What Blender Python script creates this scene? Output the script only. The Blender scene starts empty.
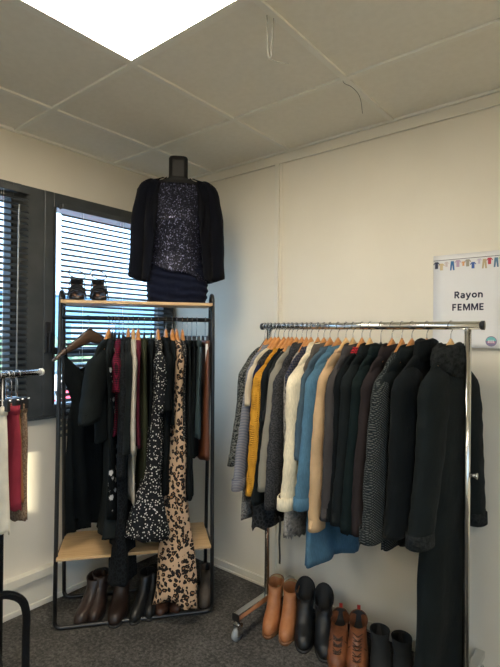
import bpy, math, random
from math import sin, cos, pi, radians, sqrt, atan2
from mathutils import Vector, Matrix, noise

random.seed(4)
S = bpy.context.scene
COL = S.collection

# ------------------------------------------------------------------ camera
cam_d = bpy.data.cameras.new('camera')
cam = bpy.data.objects.new('camera', cam_d)
COL.objects.link(cam)
yaw, pit, rol, f_px = -0.6819, 0.0039, 0.0094, 476.56
fw = Vector((sin(yaw) * cos(pit), cos(yaw) * cos(pit), sin(pit)))
rt = Vector((cos(yaw), -sin(yaw), 0))
up = rt.cross(fw)
r2 = rt * cos(rol) + up * sin(rol)
u2 = -rt * sin(rol) + up * cos(rol)
m = Matrix(((r2.x, u2.x, -fw.x), (r2.y, u2.y, -fw.y), (r2.z, u2.z, -fw.z))).to_4x4()
m.translation = (2.5107, -2.2367, 1.4661)
cam.matrix_world = m
cam_d.sensor_fit = 'VERTICAL'
cam_d.sensor_height = 36
cam_d.lens = 36 * f_px / 667
cam_d.clip_start = .02
S.camera = cam

# ------------------------------------------------------------------ world, sun, exposure
W = bpy.data.worlds.new('world')
S.world = W
W.use_nodes = True
wt = W.node_tree
bg = wt.nodes['Background']
bg.inputs['Strength'].default_value = 2.3
tc = wt.nodes.new('ShaderNodeTexCoord')
sp = wt.nodes.new('ShaderNodeSeparateXYZ')
rp = wt.nodes.new('ShaderNodeValToRGB')
rp.color_ramp.elements[0].position = 0.0
rp.color_ramp.elements[0].color = (.5, .7, .95, 1)
rp.color_ramp.elements[1].position = .22
rp.color_ramp.elements[1].color = (.44, .68, 1, 1)
wt.links.new(tc.outputs['Generated'], sp.inputs[0])
# gradient from sunlit ground below the horizon to the sky above it
mr = wt.nodes.new('ShaderNodeMapRange')
mr.inputs[1].default_value = -1
mr.inputs[2].default_value = 1
wt.links.new(sp.outputs['Z'], mr.inputs[0])
e_ = rp.color_ramp.elements
e_[0].position = .495
e_[1].position = .61
e_[0].color = (.42, .66, .95, 1)
g_ = e_.new(.485)
g_.color = (.42, .34, .24, 1)
wt.links.new(mr.outputs[0], rp.inputs[0])
wt.links.new(rp.outputs[0], bg.inputs[0])

sun_d = bpy.data.lights.new('sun', 'SUN')
sun_d.energy = 9.0
sun_d.angle = radians(.6)
sun_d.color = (1, .86, .62)
sun = bpy.data.objects.new('sun', sun_d)
COL.objects.link(sun)
sun.rotation_euler = Vector((-1.0, 2.62, -.85)).to_track_quat('-Z', 'Y').to_euler()

LED_STRENGTH = 11.0
S.view_settings.view_transform = 'Standard'
S.view_settings.look = 'None'
S.view_settings.gamma = 1
S.view_settings.use_curve_mapping = False
S.view_settings.exposure = 1.4

# ------------------------------------------------------------------ helpers
class MB:
    def __init__(s):
        s.v, s.f, s.sm = [], [], []

    def add(s, vs, fs, smooth=False):
        o = len(s.v)
        s.v += [tuple(p) for p in vs]
        s.f += [tuple(i + o for i in q) for q in fs]
        s.sm += [smooth] * len(fs)
        return s

    def box(s, a, b, M=None):
        x0, y0, z0 = a
        x1, y1, z1 = b
        vs = [Vector(p) for p in ((x0, y0, z0), (x1, y0, z0), (x1, y1, z0), (x0, y1, z0), (x0, y0, z1), (x1, y0, z1), (x1, y1, z1), (x0, y1, z1))]
        if M: vs = [M @ p for p in vs]
        return s.add(vs, [(0, 3, 2, 1), (4, 5, 6, 7), (0, 1, 5, 4), (1, 2, 6, 5), (2, 3, 7, 6), (3, 0, 4, 7)])

    def rings(s, R, cap0=True, cap1=True, closed=True, smooth=True):
        n = len(R[0])
        vs = [p for r in R for p in r]
        fs = []
        for i in range(len(R) - 1):
            for k in range(n if closed else n - 1):
                k2 = (k + 1) % n
                fs.append((i * n + k, i * n + k2, (i + 1) * n + k2, (i + 1) * n + k))
        if cap0: fs.append(tuple(range(n - 1, -1, -1)))
        if cap1: fs.append(tuple((len(R) - 1) * n + k for k in range(n)))
        return s.add(vs, fs, smooth)

    def tube(s, pts, r, n=10, ry=None, smooth=True):
        pts = [Vector(p) for p in pts]
        R = []
        rr = r if isinstance(r, (list, tuple)) else [r] * len(pts)
        ref = None
        for i, p in enumerate(pts):
            t = (pts[min(i + 1, len(pts) - 1)] - pts[max(i - 1, 0)])
            if t.length < 1e-9: t = Vector((0, 0, 1))
            t.normalize()
            if ref is None:
                ref = Vector((0, 0, 1)) if abs(t.z) < .9 else Vector((1, 0, 0))
            a = ref - t * ref.dot(t)
            if a.length < 1e-6: a = t.orthogonal()
            a.normalize()
            ref = a
            b = t.cross(a)
            q = ry / r if ry else 1
            R.append([p + (a * cos(2 * pi * k / n) * rr[i] + b * sin(2 * pi * k / n) * rr[i] * q) for k in range(n)])
        return s.rings(R, smooth=smooth)

    def cyl(s, c, r, h, n=24, r2=None, axis='Z'):
        r2 = r if r2 is None else r2
        def P(x, y, z):
            if axis == 'Z': q = (x, y, z)
            elif axis == 'X': q = (z, x, y)
            else: q = (y, z, x)
            return Vector(c) + Vector(q)
        R = [[P(rr * cos(2 * pi * k / n), rr * sin(2 * pi * k / n), z) for k in range(n)] for rr, z in ((r, 0), (r2, h))]
        return s.rings(R)

    def ball(s, c, rx, ry=None, rz=None, n=14, m=8):
        ry = ry or rx
        rz = rz or rx
        R = []
        for i in range(m + 1):
            t = -pi / 2 + pi * (i + .02) / (m + .04)
            R.append([Vector(c) + Vector((rx * cos(t) * cos(2 * pi * k / n), ry * cos(t) * sin(2 * pi * k / n), rz * sin(t))) for k in range(n)])
        return s.rings(R)

    def build(s, name, mat=None, parent=None, bevel=0, loc=None, solid=0):
        me = bpy.data.meshes.new(name)
        me.from_pydata(s.v, [], s.f)
        for p, q in zip(me.polygons, s.sm): p.use_smooth = q
        me.validate()
        o = bpy.data.objects.new(name, me)
        COL.objects.link(o)
        if mat: me.materials.append(mat)
        if parent: o.parent = parent
        if loc: o.location = loc
        if solid:
            md = o.modifiers.new('solid', 'SOLIDIFY')
            md.thickness = solid
            md.offset = 0
        if bevel:
            md = o.modifiers.new('bevel', 'BEVEL')
            md.width = bevel
            md.segments = 2
            md.limit_method = 'ANGLE'
        return o


def tag(o, label, cat, group=None):
    o['label'] = label
    o['category'] = cat
    if group: o['group'] = group
    return o


def thing(name, label, cat, loc=(0, 0, 0), rz=0, group=None):
    o = bpy.data.objects.new(name, None)
    o.empty_display_size = .1
    COL.objects.link(o)
    o.location = loc
    o.rotation_euler = (0, 0, rz)
    return tag(o, label, cat, group)


def struct(o):
    o['kind'] = 'structure'
    return o


def smooth_path(pts, it=2):
    pts = [Vector(p) for p in pts]
    for _ in range(it):
        q = [pts[0]]
        for a, b in zip(pts[:-1], pts[1:]):
            q += [a * .75 + b * .25, a * .25 + b * .75]
        q.append(pts[-1])
        pts = q
    return pts


def arc_corner(a, b, c, r, n=6):
    """points rounding corner b on path a-b-c"""
    a, b, c = Vector(a), Vector(b), Vector(c)
    p = b + (a - b).normalized() * r
    q = b + (c - b).normalized() * r
    return [p.lerp(b, t / n).lerp(b.lerp(q, t / n), t / n) for t in range(n + 1)]


# ------------------------------------------------------------------ materials
def base_mat(name, col=(.5, .5, .5), rough=.6, metal=0, **kw):
    m = bpy.data.materials.new(name)
    m.use_nodes = True
    b = m.node_tree.nodes['Principled BSDF']
    b.inputs['Base Color'].default_value = (*col, 1)
    b.inputs['Roughness'].default_value = rough
    b.inputs['Metallic'].default_value = metal
    for k, v in kw.items(): b.inputs[k].default_value = v
    return m


class N:
    def __init__(s, m):
        s.m = m
        s.t = m.node_tree
        s.b = s.t.nodes['Principled BSDF']
        s.co = s.t.nodes.new('ShaderNodeTexCoord').outputs['Object']

    def n(s, typ, ins=None, **props):
        nd = s.t.nodes.new(typ)
        for k, v in props.items(): setattr(nd, k, v)
        for k, v in (ins or {}).items():
            if isinstance(v, bpy.types.NodeSocket): s.t.links.new(v, nd.inputs[k])
            else: nd.inputs[k].default_value = v
        return nd

    def math(s, op, a, b=0.0, c=0.0):
        return s.n('ShaderNodeMath', {0: a, 1: b, 2: c}, operation=op).outputs[0]

    def ramp(s, fac, stops, interp='LINEAR'):
        nd = s.n('ShaderNodeValToRGB', {0: fac})
        cr = nd.color_ramp
        cr.interpolation = interp
        while len(cr.elements) < len(stops): cr.elements.new(.5)
        for e, (p, c) in zip(cr.elements, stops):
            e.position = p
            e.color = (*c, 1)
        return nd.outputs[0]

    def mapping(s, scale=(1, 1, 1), rot=(0, 0, 0)):
        return s.n('ShaderNodeMapping', {'Vector': s.co, 'Scale': scale, 'Rotation': rot}).outputs[0]

    def noise(s, scale, detail=2, vec=None, rough=.5):
        return s.n('ShaderNodeTexNoise', {'Vector': vec or s.co, 'Scale': scale, 'Detail': detail, 'Roughness': rough}).outputs['Fac']

    def mix(s, fac, a, b):
        nd = s.n('ShaderNodeMix', {}, data_type='RGBA')
        for i, v in ((0, fac), (6, a), (7, b)):
            if isinstance(v, bpy.types.NodeSocket): s.t.links.new(v, nd.inputs[i])
            else: nd.inputs[i].default_value = v if i == 0 else (*v, 1)
        return nd.outputs[2]

    def color(s, sock): s.t.links.new(sock, s.b.inputs['Base Color'])

    def bump(s, h, strength=.3, dist=.002):
        nd = s.n('ShaderNodeBump', {'Height': h, 'Strength': strength, 'Distance': dist})
        s.t.links.new(nd.outputs[0], s.b.inputs['Normal'])


def dk(c, k): return tuple(x * k for x in c)


_fc = {}
def fabric(kind, c1, c2=(1, 1, 1), s=1.0, rough=.9, var=.18):
    key = (kind, c1, c2, s, rough)
    if key in _fc: return _fc[key]
    m = base_mat('fabric_' + kind, c1, rough)
    n = N(m)
    b = n.b
    b.inputs['Specular IOR Level'].default_value = .25 if max(c1) > .05 else .1
    weave = n.noise(450, 2)
    if kind in ('plain', 'knit', 'denim', 'rib', 'velvet', 'shaggy', 'lace', 'cord'):
        if kind == 'denim':
            f = n.math('ADD', n.math('MULTIPLY', n.noise(7, 4), .6), n.math('MULTIPLY', n.noise(260, 2, n.mapping((1, 1, .15))), .5))
            n.color(n.ramp(f, [(.3, dk(c1, .7)), (.75, dk(c1, 1.35))]))
            n.bump(weave, .3, .001)
        elif kind == 'knit':
            wv = n.n('ShaderNodeTexWave', {'Vector': n.mapping((1, 1, 0.0)), 'Scale': 22 * s, 'Distortion': 0.0}, bands_direction='X').outputs['Fac']
            zz = n.n('ShaderNodeTexWave', {'Vector': n.mapping((.35, .35, 1)), 'Scale': 32 * s, 'Distortion': 1.5, 'Detail Scale': 2.0}, bands_direction='Z').outputs['Fac']
            h = n.math('MULTIPLY', wv, zz)
            n.color(n.ramp(n.noise(14, 3), [(.3, dk(c1, .85)), (.7, dk(c1, 1.12))]))
            n.bump(h, .9, .006)
        elif kind == 'rib':
            wv = n.n('ShaderNodeTexWave', {'Scale': 60 * s}, bands_direction='X').outputs['Fac']
            n.t.links.new(n.co, wv.node.inputs['Vector'])
            n.bump(wv, .7, .003)
        elif kind == 'cord':
            wv = n.n('ShaderNodeTexWave', {'Vector': n.co, 'Scale': 70 * s}, bands_direction='Z').outputs['Fac']
            n.color(n.ramp(wv, [(.2, dk(c1, .8)), (.8, dk(c1, 1.1))]))
            n.bump(wv, .5, .003)
        elif kind == 'shaggy':
            f = n.noise(60 * s, 4, None, .7)
            n.color(n.ramp(f, [(.32, c1), (.62, c2)]))
            n.bump(f, 1, .02)
        elif kind == 'lace':
            v = n.n('ShaderNodeTexVoronoi', {'Vector': n.co, 'Scale': 55 * s}, feature='DISTANCE_TO_EDGE').outputs['Distance']
            n.color(n.ramp(v, [(.02, dk(c1, 2.4)), (.16, c1)]))
            n.bump(v, .7, .004)
        else:
            n.color(n.ramp(n.noise(9, 3), [(.3, dk(c1, 1 - var)), (.7, dk(c1, 1 + var))]))
            n.bump(n.math('ADD', n.math('MULTIPLY', weave, .3), n.math('MULTIPLY', n.noise(16, 4, n.mapping((1, 1, .6))), 3.0)), .5, .006)
        if kind == 'velvet':
            b.inputs['Sheen Weight'].default_value = .03
    elif kind == 'speckle':
        f = n.noise(110 * s, 2, None, .6)
        n.color(n.ramp(f, [(.47, c1), (.56, c2)]))
        n.bump(f, .4, .003)
    elif kind == 'dots':
        v = n.n('ShaderNodeTexVoronoi', {'Vector': n.co, 'Scale': 62 * s, 'Randomness': .95}).outputs['Distance']
        v = n.math('ADD', v, n.math('MULTIPLY', n.noise(160, 1), .35))
        n.color(n.ramp(v, [(.42, c2), (.47, c1)]))
        n.bump(weave, .2, .001)
    elif kind == 'leopard':
        wob = n.n('ShaderNodeTexNoise', {'Vector': n.co, 'Scale': 30.0}).outputs['Color']
        wv = n.n('ShaderNodeVectorMath', {0: wob, 1: (.03, .03, .03)}, operation='MULTIPLY').outputs[0]
        wv = n.n('ShaderNodeVectorMath', {0: n.co, 1: wv}, operation='ADD').outputs[0]
        v = n.n('ShaderNodeTexVoronoi', {'Vector': wv, 'Scale': 43 * s, 'Randomness': .7}).outputs['Distance']
        brk = n.math('MULTIPLY', n.math('SUBTRACT', n.noise(50, 1), .5), .5)
        v2 = n.math('ADD', v, brk)
        n.color(n.ramp(v2, [(.0, (.26, .14, .065)), (.17, (.010, .008, .008)), (.49, (.50, .345, .225))], 'CONSTANT'))
        n.bump(weave, .2, .001)
    elif kind in ('stripe', 'vstripe'):
        w = n.n('ShaderNodeTexWave', {'Vector': n.co, 'Scale': 22 * s}, bands_direction='Z' if kind == 'stripe' else 'X').outputs['Fac']
        n.color(n.ramp(w, [(.45, c1), (.6, c2)]))
        n.bump(weave, .3, .001)
    elif kind == 'check':
        w1 = n.n('ShaderNodeTexWave', {'Vector': n.co, 'Scale': 11 * s}, bands_direction='X').outputs['Fac']
        w2 = n.n('ShaderNodeTexWave', {'Vector': n.co, 'Scale': 11 * s}, bands_direction='Z').outputs['Fac']
        f = n.math('MULTIPLY', n.math('ADD', w1, w2), .5)
        n.color(n.ramp(f, [(.35, c1), (.65, c2)]))
        n.bump(weave, .3, .001)
    elif kind == 'herring':
        ck = n.mapping((1, 1, 1), (0, radians(38), 0))
        w = n.n('ShaderNodeTexWave', {'Vector': ck, 'Scale': 52 * s, 'Distortion': .6}, bands_direction='X').outputs['Fac']
        w2 = n.n('ShaderNodeTexWave', {'Vector': ck, 'Scale': 40 * s, 'Distortion': .6}, bands_direction='Z').outputs['Fac']
        f = n.math('MULTIPLY', w, w2)
        n.color(n.ramp(f, [(.15, c1), (.6, c2)]))
        n.bump(f, .7, .004)
    elif kind == 'sequin':
        vo = n.n('ShaderNodeTexVoronoi', {'Vector': n.co, 'Scale': 190 * s, 'Randomness': .6})
        g = n.n('ShaderNodeSeparateXYZ', {0: vo.outputs['Color']}).outputs['X']
        n.color(n.ramp(g, [(.0, c1), (.72, dk(c2, .06)), (.88, dk(c2, .25)), (.99, c2)]))
        n.t.links.new(n.math('GREATER_THAN', g, .8), b.inputs['Metallic'])
        b.inputs['Roughness'].default_value = .5
        n.bump(g, .8, .006)
    if kind != 'sequin':
        b.inputs['Sheen Weight'].default_value = max(b.inputs['Sheen Weight'].default_value, .0)
        b.inputs['Sheen Roughness'].default_value = .5
    _fc[key] = m
    return m


def noisy(name, c1, c2, scale, rough=.6, bump=0, bdist=.002, stretch=(1, 1, 1), detail=3, stops=(.35, .65), **kw):
    m = base_mat(name, c1, rough, **kw)
    n = N(m)
    f = n.noise(scale, detail, n.mapping(stretch))
    n.color(n.ramp(f, [(stops[0], c1), (stops[1], c2)]))
    if bump: n.bump(f, bump, bdist)
    return m


M = {}
M['wall'] = noisy('wall_paint', (.75, .70, .585), (.78, .73, .615), 3, .55, .06, .002)
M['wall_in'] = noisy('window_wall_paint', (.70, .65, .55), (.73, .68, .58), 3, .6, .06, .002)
M['trim'] = noisy('trim_paint', (.75, .71, .61), (.77, .73, .63), 6, .45)
M['ceiling'] = noisy('ceiling_tile', (.79, .76, .67), (.82, .79, .70), 40, .9, .25, .002)
M['grid'] = base_mat('ceiling_grid', (.82, .80, .72), .6)
M['led'] = base_mat('led_panel', (1, 1, 1), .5)
b_ = M['led'].node_tree.nodes['Principled BSDF']
b_.inputs['Emission Color'].default_value = (1, .89, .72, 1)
b_.inputs['Emission Strength'].default_value = LED_STRENGTH
M['alu'] = noisy('anthracite_aluminium', (.045, .052, .056), (.06, .066, .07), 12, .35)
M['slat'] = base_mat('blind_slat', (.07, .085, .10), .4, .2)
M['plastic_black'] = base_mat('black_plastic', (.012, .012, .013), .35)
M['black_metal'] = noisy('black_powder_coat', (.012, .013, .014), (.018, .019, .02), 30, .35)
M['gloss_black'] = base_mat('gloss_black_metal', (.008, .01, .012), .15)
M['chrome'] = noisy('chrome', (.62, .62, .61), (.72, .72, .7), 8, .16, metallic_dummy=0) if False else base_mat('chrome', (.66, .66, .64), .16, 1)
M['steel'] = base_mat('steel_wire', (.5, .5, .5), .25, 1)
M['glass'] = base_mat('window_glass', (1, 1, 1), .0)
gt = M['glass'].node_tree
gb_ = gt.nodes['Principled BSDF']
gb_.inputs['Base Color'].default_value = (.8, .85, .85, 1)
tr_ = gt.nodes.new('ShaderNodeBsdfTransparent')
tr_.inputs[0].default_value = (.96, .98, .98, 1)
mx_ = gt.nodes.new('ShaderNodeMixShader')
mx_.inputs[0].default_value = .04
gl_ = gt.nodes.new('ShaderNodeBsdfGlossy')
gl_.inputs['Roughness'].default_value = .02
gt.links.new(tr_.outputs[0], mx_.inputs[1])
gt.links.new(gl_.outputs[0], mx_.inputs[2])
gt.links.new(mx_.outputs[0], gt.nodes['Material Output'].inputs['Surface'])
M['white_plastic'] = base_mat('white_plastic', (.75, .74, .7), .4)
M['clear'] = base_mat('clear_plastic', (.30, .32, .33), .15)
M['wire'] = base_mat('dull_wire', (.22, .21, .18), .6)
M['rubber'] = base_mat('rubber', (.02, .02, .02), .7)


def wood(name, c1, c2, axis=(1, 12, 12), rough=.45, sc=6):
    return noisy(name, c1, c2, sc, rough, .05, .001, axis, 5, (.3, .7))


M['shelf'] = wood('pale_shelf_wood', (.50, .32, .15), (.62, .42, .22), (1, 14, 14))
M['hanger_wood'] = wood('hanger_wood', (.42, .17, .05), (.58, .27, .085), (2, 10, 10), .35, 9)
M['hanger_pale'] = wood('pale_hanger_wood', (.60, .36, .14), (.7, .45, .2), (2, 10, 10), .35, 9)
M['hanger_dark'] = wood('dark_hanger_wood', (.05, .03, .02), (.09, .05, .03), (2, 10, 10), .3, 9)

# carpet: short pile loops in mixed grey and brown yarn
mc = base_mat('carpet', (.1, .09, .08), .95)
n_ = N(mc)
f1 = n_.noise(60, 5, None, .8)
f2 = n_.noise(6, 3)
ff = n_.math('ADD', n_.math('MULTIPLY', f1, .8), n_.math('MULTIPLY', f2, .2))
n_.color(n_.ramp(ff, [(.40, (.024, .023, .022)), (.5, (.062, .058, .053)), (.60, (.135, .128, .116))]))
n_.bump(f1, .8, .006)
M['carpet'] = mc

# ------------------------------------------------------------------ room shell
H = 2.519
XR, YB = 4.4, -4.6
WZ0, WZ1 = 1.015, 2.245
fl = struct(MB().box((-.2, YB - .2, -.1), (XR + .2, .2, 0)).build('floor', M['carpet']))
ce = struct(MB().box((-.2, YB - .2, H), (XR + .2, .2, H + .1)).build('ceiling', M['ceiling']))
wb = MB().box((-.06, YB, .0), (XR, 0, 0))
struct(MB().box((0, 0, 0), (XR, .15, H)).build('wall_right', M['wall']))
wl = MB()
wl.box((-.2, YB, 0), (0, .15, WZ0)).box((-.2, YB, WZ1), (0, .15, H)).box((-.2, YB, WZ0), (0, -4.1, WZ1))
wl.box((-.2, -.0, WZ0), (0, .15, WZ1))
struct(wl.build('wall_left', M['wall_in']))
struct(MB().box((XR, YB, 0), (XR + .15, -4.3, H)).box((XR, -1.9, 0), (XR + .15, .15, H)).box((XR, -4.3, 0), (XR + .15, -1.9, .85)).box((XR, -4.3, 2.25), (XR + .15, -1.9, H)).build('wall_back', M['wall']))
w6 = MB().box((XR + .02, -4.3, .85), (XR + .09, -4.24, 2.25)).box((XR + .02, -1.96, .85), (XR + .09, -1.9, 2.25)).box((XR + .02, -3.13, .91), (XR + .09, -3.07, 2.19))
w6.box((XR + .02, -4.24, .85), (XR + .09, -1.96, .91)).box((XR + .02, -4.24, 2.19), (XR + .09, -1.96, 2.25))
w6 = struct(w6.build('window_6', M['alu']))  # unseen window added to bring warm sun and bounce light into the room
MB().box((XR + .05, -4.24, .91), (XR + .056, -1.96, 2.19)).build('glass_pane', M['glass'], w6)
# wall behind the camera, narrow slots added to throw sun streaks inside
SL = [(1.225, 1.300), (1.352, 1.435)]
wf = MB().box((-.2, YB - .15, 0), (SL[0][0], YB, H)).box((SL[0][1], YB - .15, 0), (SL[1][0], YB, H)).box((SL[1][1], YB - .15, 0), (XR + .15, YB, H))
for a_, b_ in SL: wf.box((a_, YB - .15, 2.36), (b_, YB, H)).box((a_, YB - .15, 0), (b_, YB, 1.68))
struct(wf.build('wall_front', M['wall']))
dr = struct(MB().box((SL[0][0] - .05, YB - .01, 1.63), (SL[1][1] + .05, YB + .012, 1.68)).box((SL[0][0] - .05, YB - .01, 2.36), (SL[1][1] + .05, YB + .012, 2.4)).build('window_5', M['alu']))  # frame strips of the added slots, out of view, shaped for the streaks
for a_, b_ in SL: MB().box((a_, YB - .075, 1.68), (b_, YB - .07, 2.36)).build('glass_pane', M['glass'], dr)

# ceiling grid (600 mm tiles)
gx0, gy0 = .3846, -.497
g = MB()
i = -1
for k in range(-1, 8):
    x = gx0 + .6 * k
    if 0 < x < XR: g.box((x - .012, YB, H - .009), (x + .012, 0, H + .002))
for k in range(0, 8):
    y = gy0 - .6 * k
    if YB < y < 0: g.box((0, y - .012, H - .0095), (XR, y + .012, H + .002))
g.box((0, -.024, H - .012), (XR, 0, H)).box((0, YB, H - .012), (.02, 0, H))
struct(g.build('trim_1', M['grid']))

# wall trims on the sign wall: cornice strip, panel joint covers
t = MB().box((.0, -.014, H - .062), (XR, 0, H - .012)).box((0, -.018, H - .066), (XR, 0, H - .058))
for x in (.9, 2.12, 3.34):
    t.box((x - .026, -.006, .05), (x + .026, 0, H - .06)).box((x - .013, -.020, .05), (x + .013, 0, H - .06))
struct(t.build('trim_2', M['trim'], bevel=.002))
struct(MB().box((0, -.014, 0), (XR, 0, .05)).box((0, -.02, .0), (XR, 0, .014)).build('baseboard_right', M['trim'], bevel=.003))
# cable trunking along the window wall
t = MB().box((0, YB, 0), (.022, -.014, .15)).box((0, YB, .155), (.045, -.014, .2)).box((0, YB, .15), (.035, -.014, .156)).box((0, YB, .0), (.03, -.014, .03))
struct(t.build('baseboard_left', M['trim'], bevel=.003))

# windows: dark aluminium frames, one glazed sash each
def window(idx, y0, y1, g0, g1, transom=None):
    z0, z1 = WZ0, WZ1
    fr = MB()
    x0, x1 = -.10, .012
    fr.box((x0, y0, z0), (x1, g0, z1)).box((x0, g1, z0), (x1, y1, z1))
    fr.box((x0, g0, z0), (x1, g1, 1.075)).box((x0, g0, 2.165), (x1, g1, z1))
    if transom: fr.box((x0, g0, transom - .02), (x1 - .002, g1, transom + .02))
    fo = struct(fr.build('window_%d' % idx, M['alu'], bevel=.003))
    MB().box((-.06, g0 - .01, 1.065), (-.052, g1 + .01, 2.175)).build('glass_pane', M['glass'], fo)
    gk = MB()
    for (a, b, c, d) in ((g0, g0 + .012, 1.075, 2.165), (g1 - .012, g1, 1.075, 2.165)):
        gk.box((-.055, a, c), (.016, b, d))
    gk.build('gasket', M['rubber'], fo)
    return fo

w1 = window(1, -.935, -.0, -.883, -.085, 1.37)
w2 = window(2, -2.0, -1.062, -1.93, -1.105)
struct(MB().box((-.1, -1.0615, WZ0), (.006, -.9355, WZ1)).build('trim_3', M['alu']))
window(3, -3.05, -2.12, -2.98, -2.2)
window(4, -4.1, -3.17, -4.0, -3.25)
struct(MB().box((-.1, -2.1195, WZ0), (.006, -2.0005, WZ1)).box((-.1, -3.1695, WZ0), (.006, -3.0505, WZ1)).build('trim_4', M['alu']))
struct(MB().box((-.0, -4.1, WZ0 - .012), (.03, 0, WZ0 - .0005)).build('trim_5', M['alu']))
h = MB().box((.012, -.93, 1.36), (.024, -.9, 1.53))
h.box((.024, -.925, 1.45), (.05, -.905, 1.475)).box((.04, -.925, 1.36), (.056, -.905, 1.475))
h.build('window_handle', M['plastic_black'], w1, bevel=.004)

# venetian blinds
def blind(label, y0, y1, ztop, zbot, x=.052):
    r = thing('window_blind', label, 'blind', (x, (y0 + y1) / 2, zbot), 0, None)
    hw = (y1 - y0) / 2
    Ht = ztop - zbot
    MB().box((-.018, -hw, Ht), (.018, hw, Ht + .028)).build('head_rail', M['alu'], r, bevel=.002)
    s = MB()
    z = Ht - .03
    tilt = radians(38)
    while z > .02:
        pts = []
        for u in (-1, -.5, 0, .5, 1):
            xx = u * .0125
            dz = .0018 * (1 - u * u)
            pts.append((xx * cos(tilt) + dz * sin(tilt), -xx * sin(tilt) + dz * cos(tilt)))
        R = [[Vector((px, yy, z + pz)) for px, pz in pts] for yy in (-hw, hw)]
        s.rings(R, False, False, closed=False)
        z -= .031
    s.build('slats', M['slat'], r, solid=.0009)
    MB().box((-.012, -hw, 0), (.012, hw, .012)).build('bottom_rail', M['slat'], r)
    for yy in (-hw + .13, hw - .13, 0):
        MB().box((-.0145, yy - .0008, .01), (-.0135, yy + .0008, Ht)).box((.0135, yy - .0008, .01), (.0145, yy + .0008, Ht)).build('ladder_cord', M['white_plastic'], r)
    return r

b1 = blind('dark slatted venetian blind behind the left garment rack and its sandals', -.865, -.065, 2.15, .90)
b2 = blind('dark venetian blind at the left edge, behind the small rail', -1.95, -1.046, 2.185, .885)
blind('dark venetian blind over the third window, nearer the camera', -3.0, -2.15, 2.185, .955)
blind('dark venetian blind over the farthest window from the corner', -4.05, -3.2, 2.185, .955)
MB().tube([(.024, .395, 1.235), (.03, .39, 1.2), (.032, .385, .25)], .004).build('tilt_wand', M['clear'], b2)
MB().box((.02, .36, .17), (.035, .375, .22)).box((.02, .38, .17), (.035, .395, .22)).build('cord_weight', M['white_plastic'], b2)

# ceiling light panels
def led(x0, y0, label):
    r = thing('ceiling_light', label, 'ceiling light', (x0, y0, H - .007))
    MB().box((-.288, -.288, -.002), (-.276, .288, .004)).box((.276, -.288, -.002), (.288, .288, .004)).box((-.276, -.288, -.002), (.276, -.276, .004)).box((-.276, .276, -.002), (.276, .288, .004)).build('frame', M['grid'], r)
    MB().box((-.281, -.281, -.001), (.281, .281, .003)).build('diffuser', M['led'], r)

led(gx0 + .9, gy0 - .9, 'bright white square ceiling light panel above the garment racks')
led(gx0 + 3.3, gy0 - 2.1, 'white square ceiling light panel added behind the camera to brighten the room')  # unseen panel, added for extra light
led(gx0 + .9, gy0 - 3.3, 'white square ceiling light panel added as extra light near the far end of the window wall')  # another added panel out of view, lifts the room's brightness

# hanging wires from ceiling
w = MB().tube(smooth_path([(1.562, -.995, H), (1.562, -.992, H - .09), (1.565, -.988, H - .142), (1.572, -.984, H - .14), (1.575, -.983, H - .08), (1.578, -.980, H)]), .0017, 6)
w.tube(smooth_path([(1.566, -.988, H - .142), (1.59, -.97, H - .155), (1.62, -.95, H - .16)]), .0009, 6)
tag(w.build('ceiling_wire', M['wire']), 'thin looped wire hanging from the ceiling grid near the light', 'wire')
w = MB().tube(smooth_path([(1.572, -.50, H), (1.575, -.49, H - .02), (1.60, -.47, H - .03), (1.62, -.43, H - .06), (1.605, -.38, H - .11)]), .0012, 6)
tag(w.build('ceiling_wire', M['wire']), 'fine loose wire dangling at a ceiling grid crossing near the sign wall', 'wire')

# ------------------------------------------------------------------ outside the windows
OG = -1.2
o = MB().box((-70, -60, OG - .2), (-.6, 40, OG)).build('ground', noisy('car_park_paving', (.34, .42, .5), (.42, .5, .57), .6, .9))
struct(o)
M['blue_clad'] = base_mat('blue_cladding', (.14, .30, .45), .6)
M['grey_clad'] = base_mat('pale_cladding', (.35, .48, .58), .6)
r = thing('warehouse', 'long blue grey warehouse outside, seen through the blinds', 'building', (-32, 8, OG))
MB().box((-6, -34, 0), (0, 22, 5.6)).build('wall', M['blue_clad'], r)
MB().box((-6.2, -34.2, 5.6), (.2, 22.2, 5.9)).build('roof', M['grey_clad'], r)
for k in range(6):
    MB().box((.0, -30 + 8 * k, 0), (.08, -26 + 8 * k, 3.4)).build('gate', M['grey_clad'], r)
hg = MB()
for k in range(60):
    hg.ball((-26 + random.uniform(-.3, .3), -26 + .85 * k, OG + 1.5 + random.uniform(0, .3)), .7, .7, .9, 8, 6)
hg.box((-26.4, -26, OG), (-25.6, 25, OG + 1.9))
o = hg.build('hedge', noisy('hedge_leaves', (.10, .18, .12), (.22, .32, .2), 3, .9, 1, .1))
tag(o, 'green hedge in front of the warehouse, seen through the blinds', 'hedge')

def car(label, loc, rz, col):
    r = thing('car', label, 'car', loc, rz, None)
    def sec(pts, w):
        return [[Vector((x, y, z)) for x, z in pts] for y in (-w, -w * .96, w * .96, w)]
    body = [(-2.1, .35), (-2.15, .75), (-1.9, .95), (-1.2, 1.0), (.9, 1.0), (1.9, .85), (2.15, .7), (2.1, .35)]
    mb = MB(); mb.rings(sec(body, .85)); mb.build('body', base_mat('car_paint', col, .3), r, bevel=.05)
    cab = [(-1.5, 1.0), (-1.1, 1.42), (.2, 1.45), (.95, 1.0)]
    mb = MB(); mb.rings(sec(cab, .72)); mb.build('cabin', base_mat('car_glass', (.05, .08, .1), .1), r, bevel=.05)
    for x in (-1.35, 1.35):
        for y in (-.86, .66):
            MB().cyl((x, y, .33), .33, .2, 20, axis='Y').build('wheel', M['rubber'], r)

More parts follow.
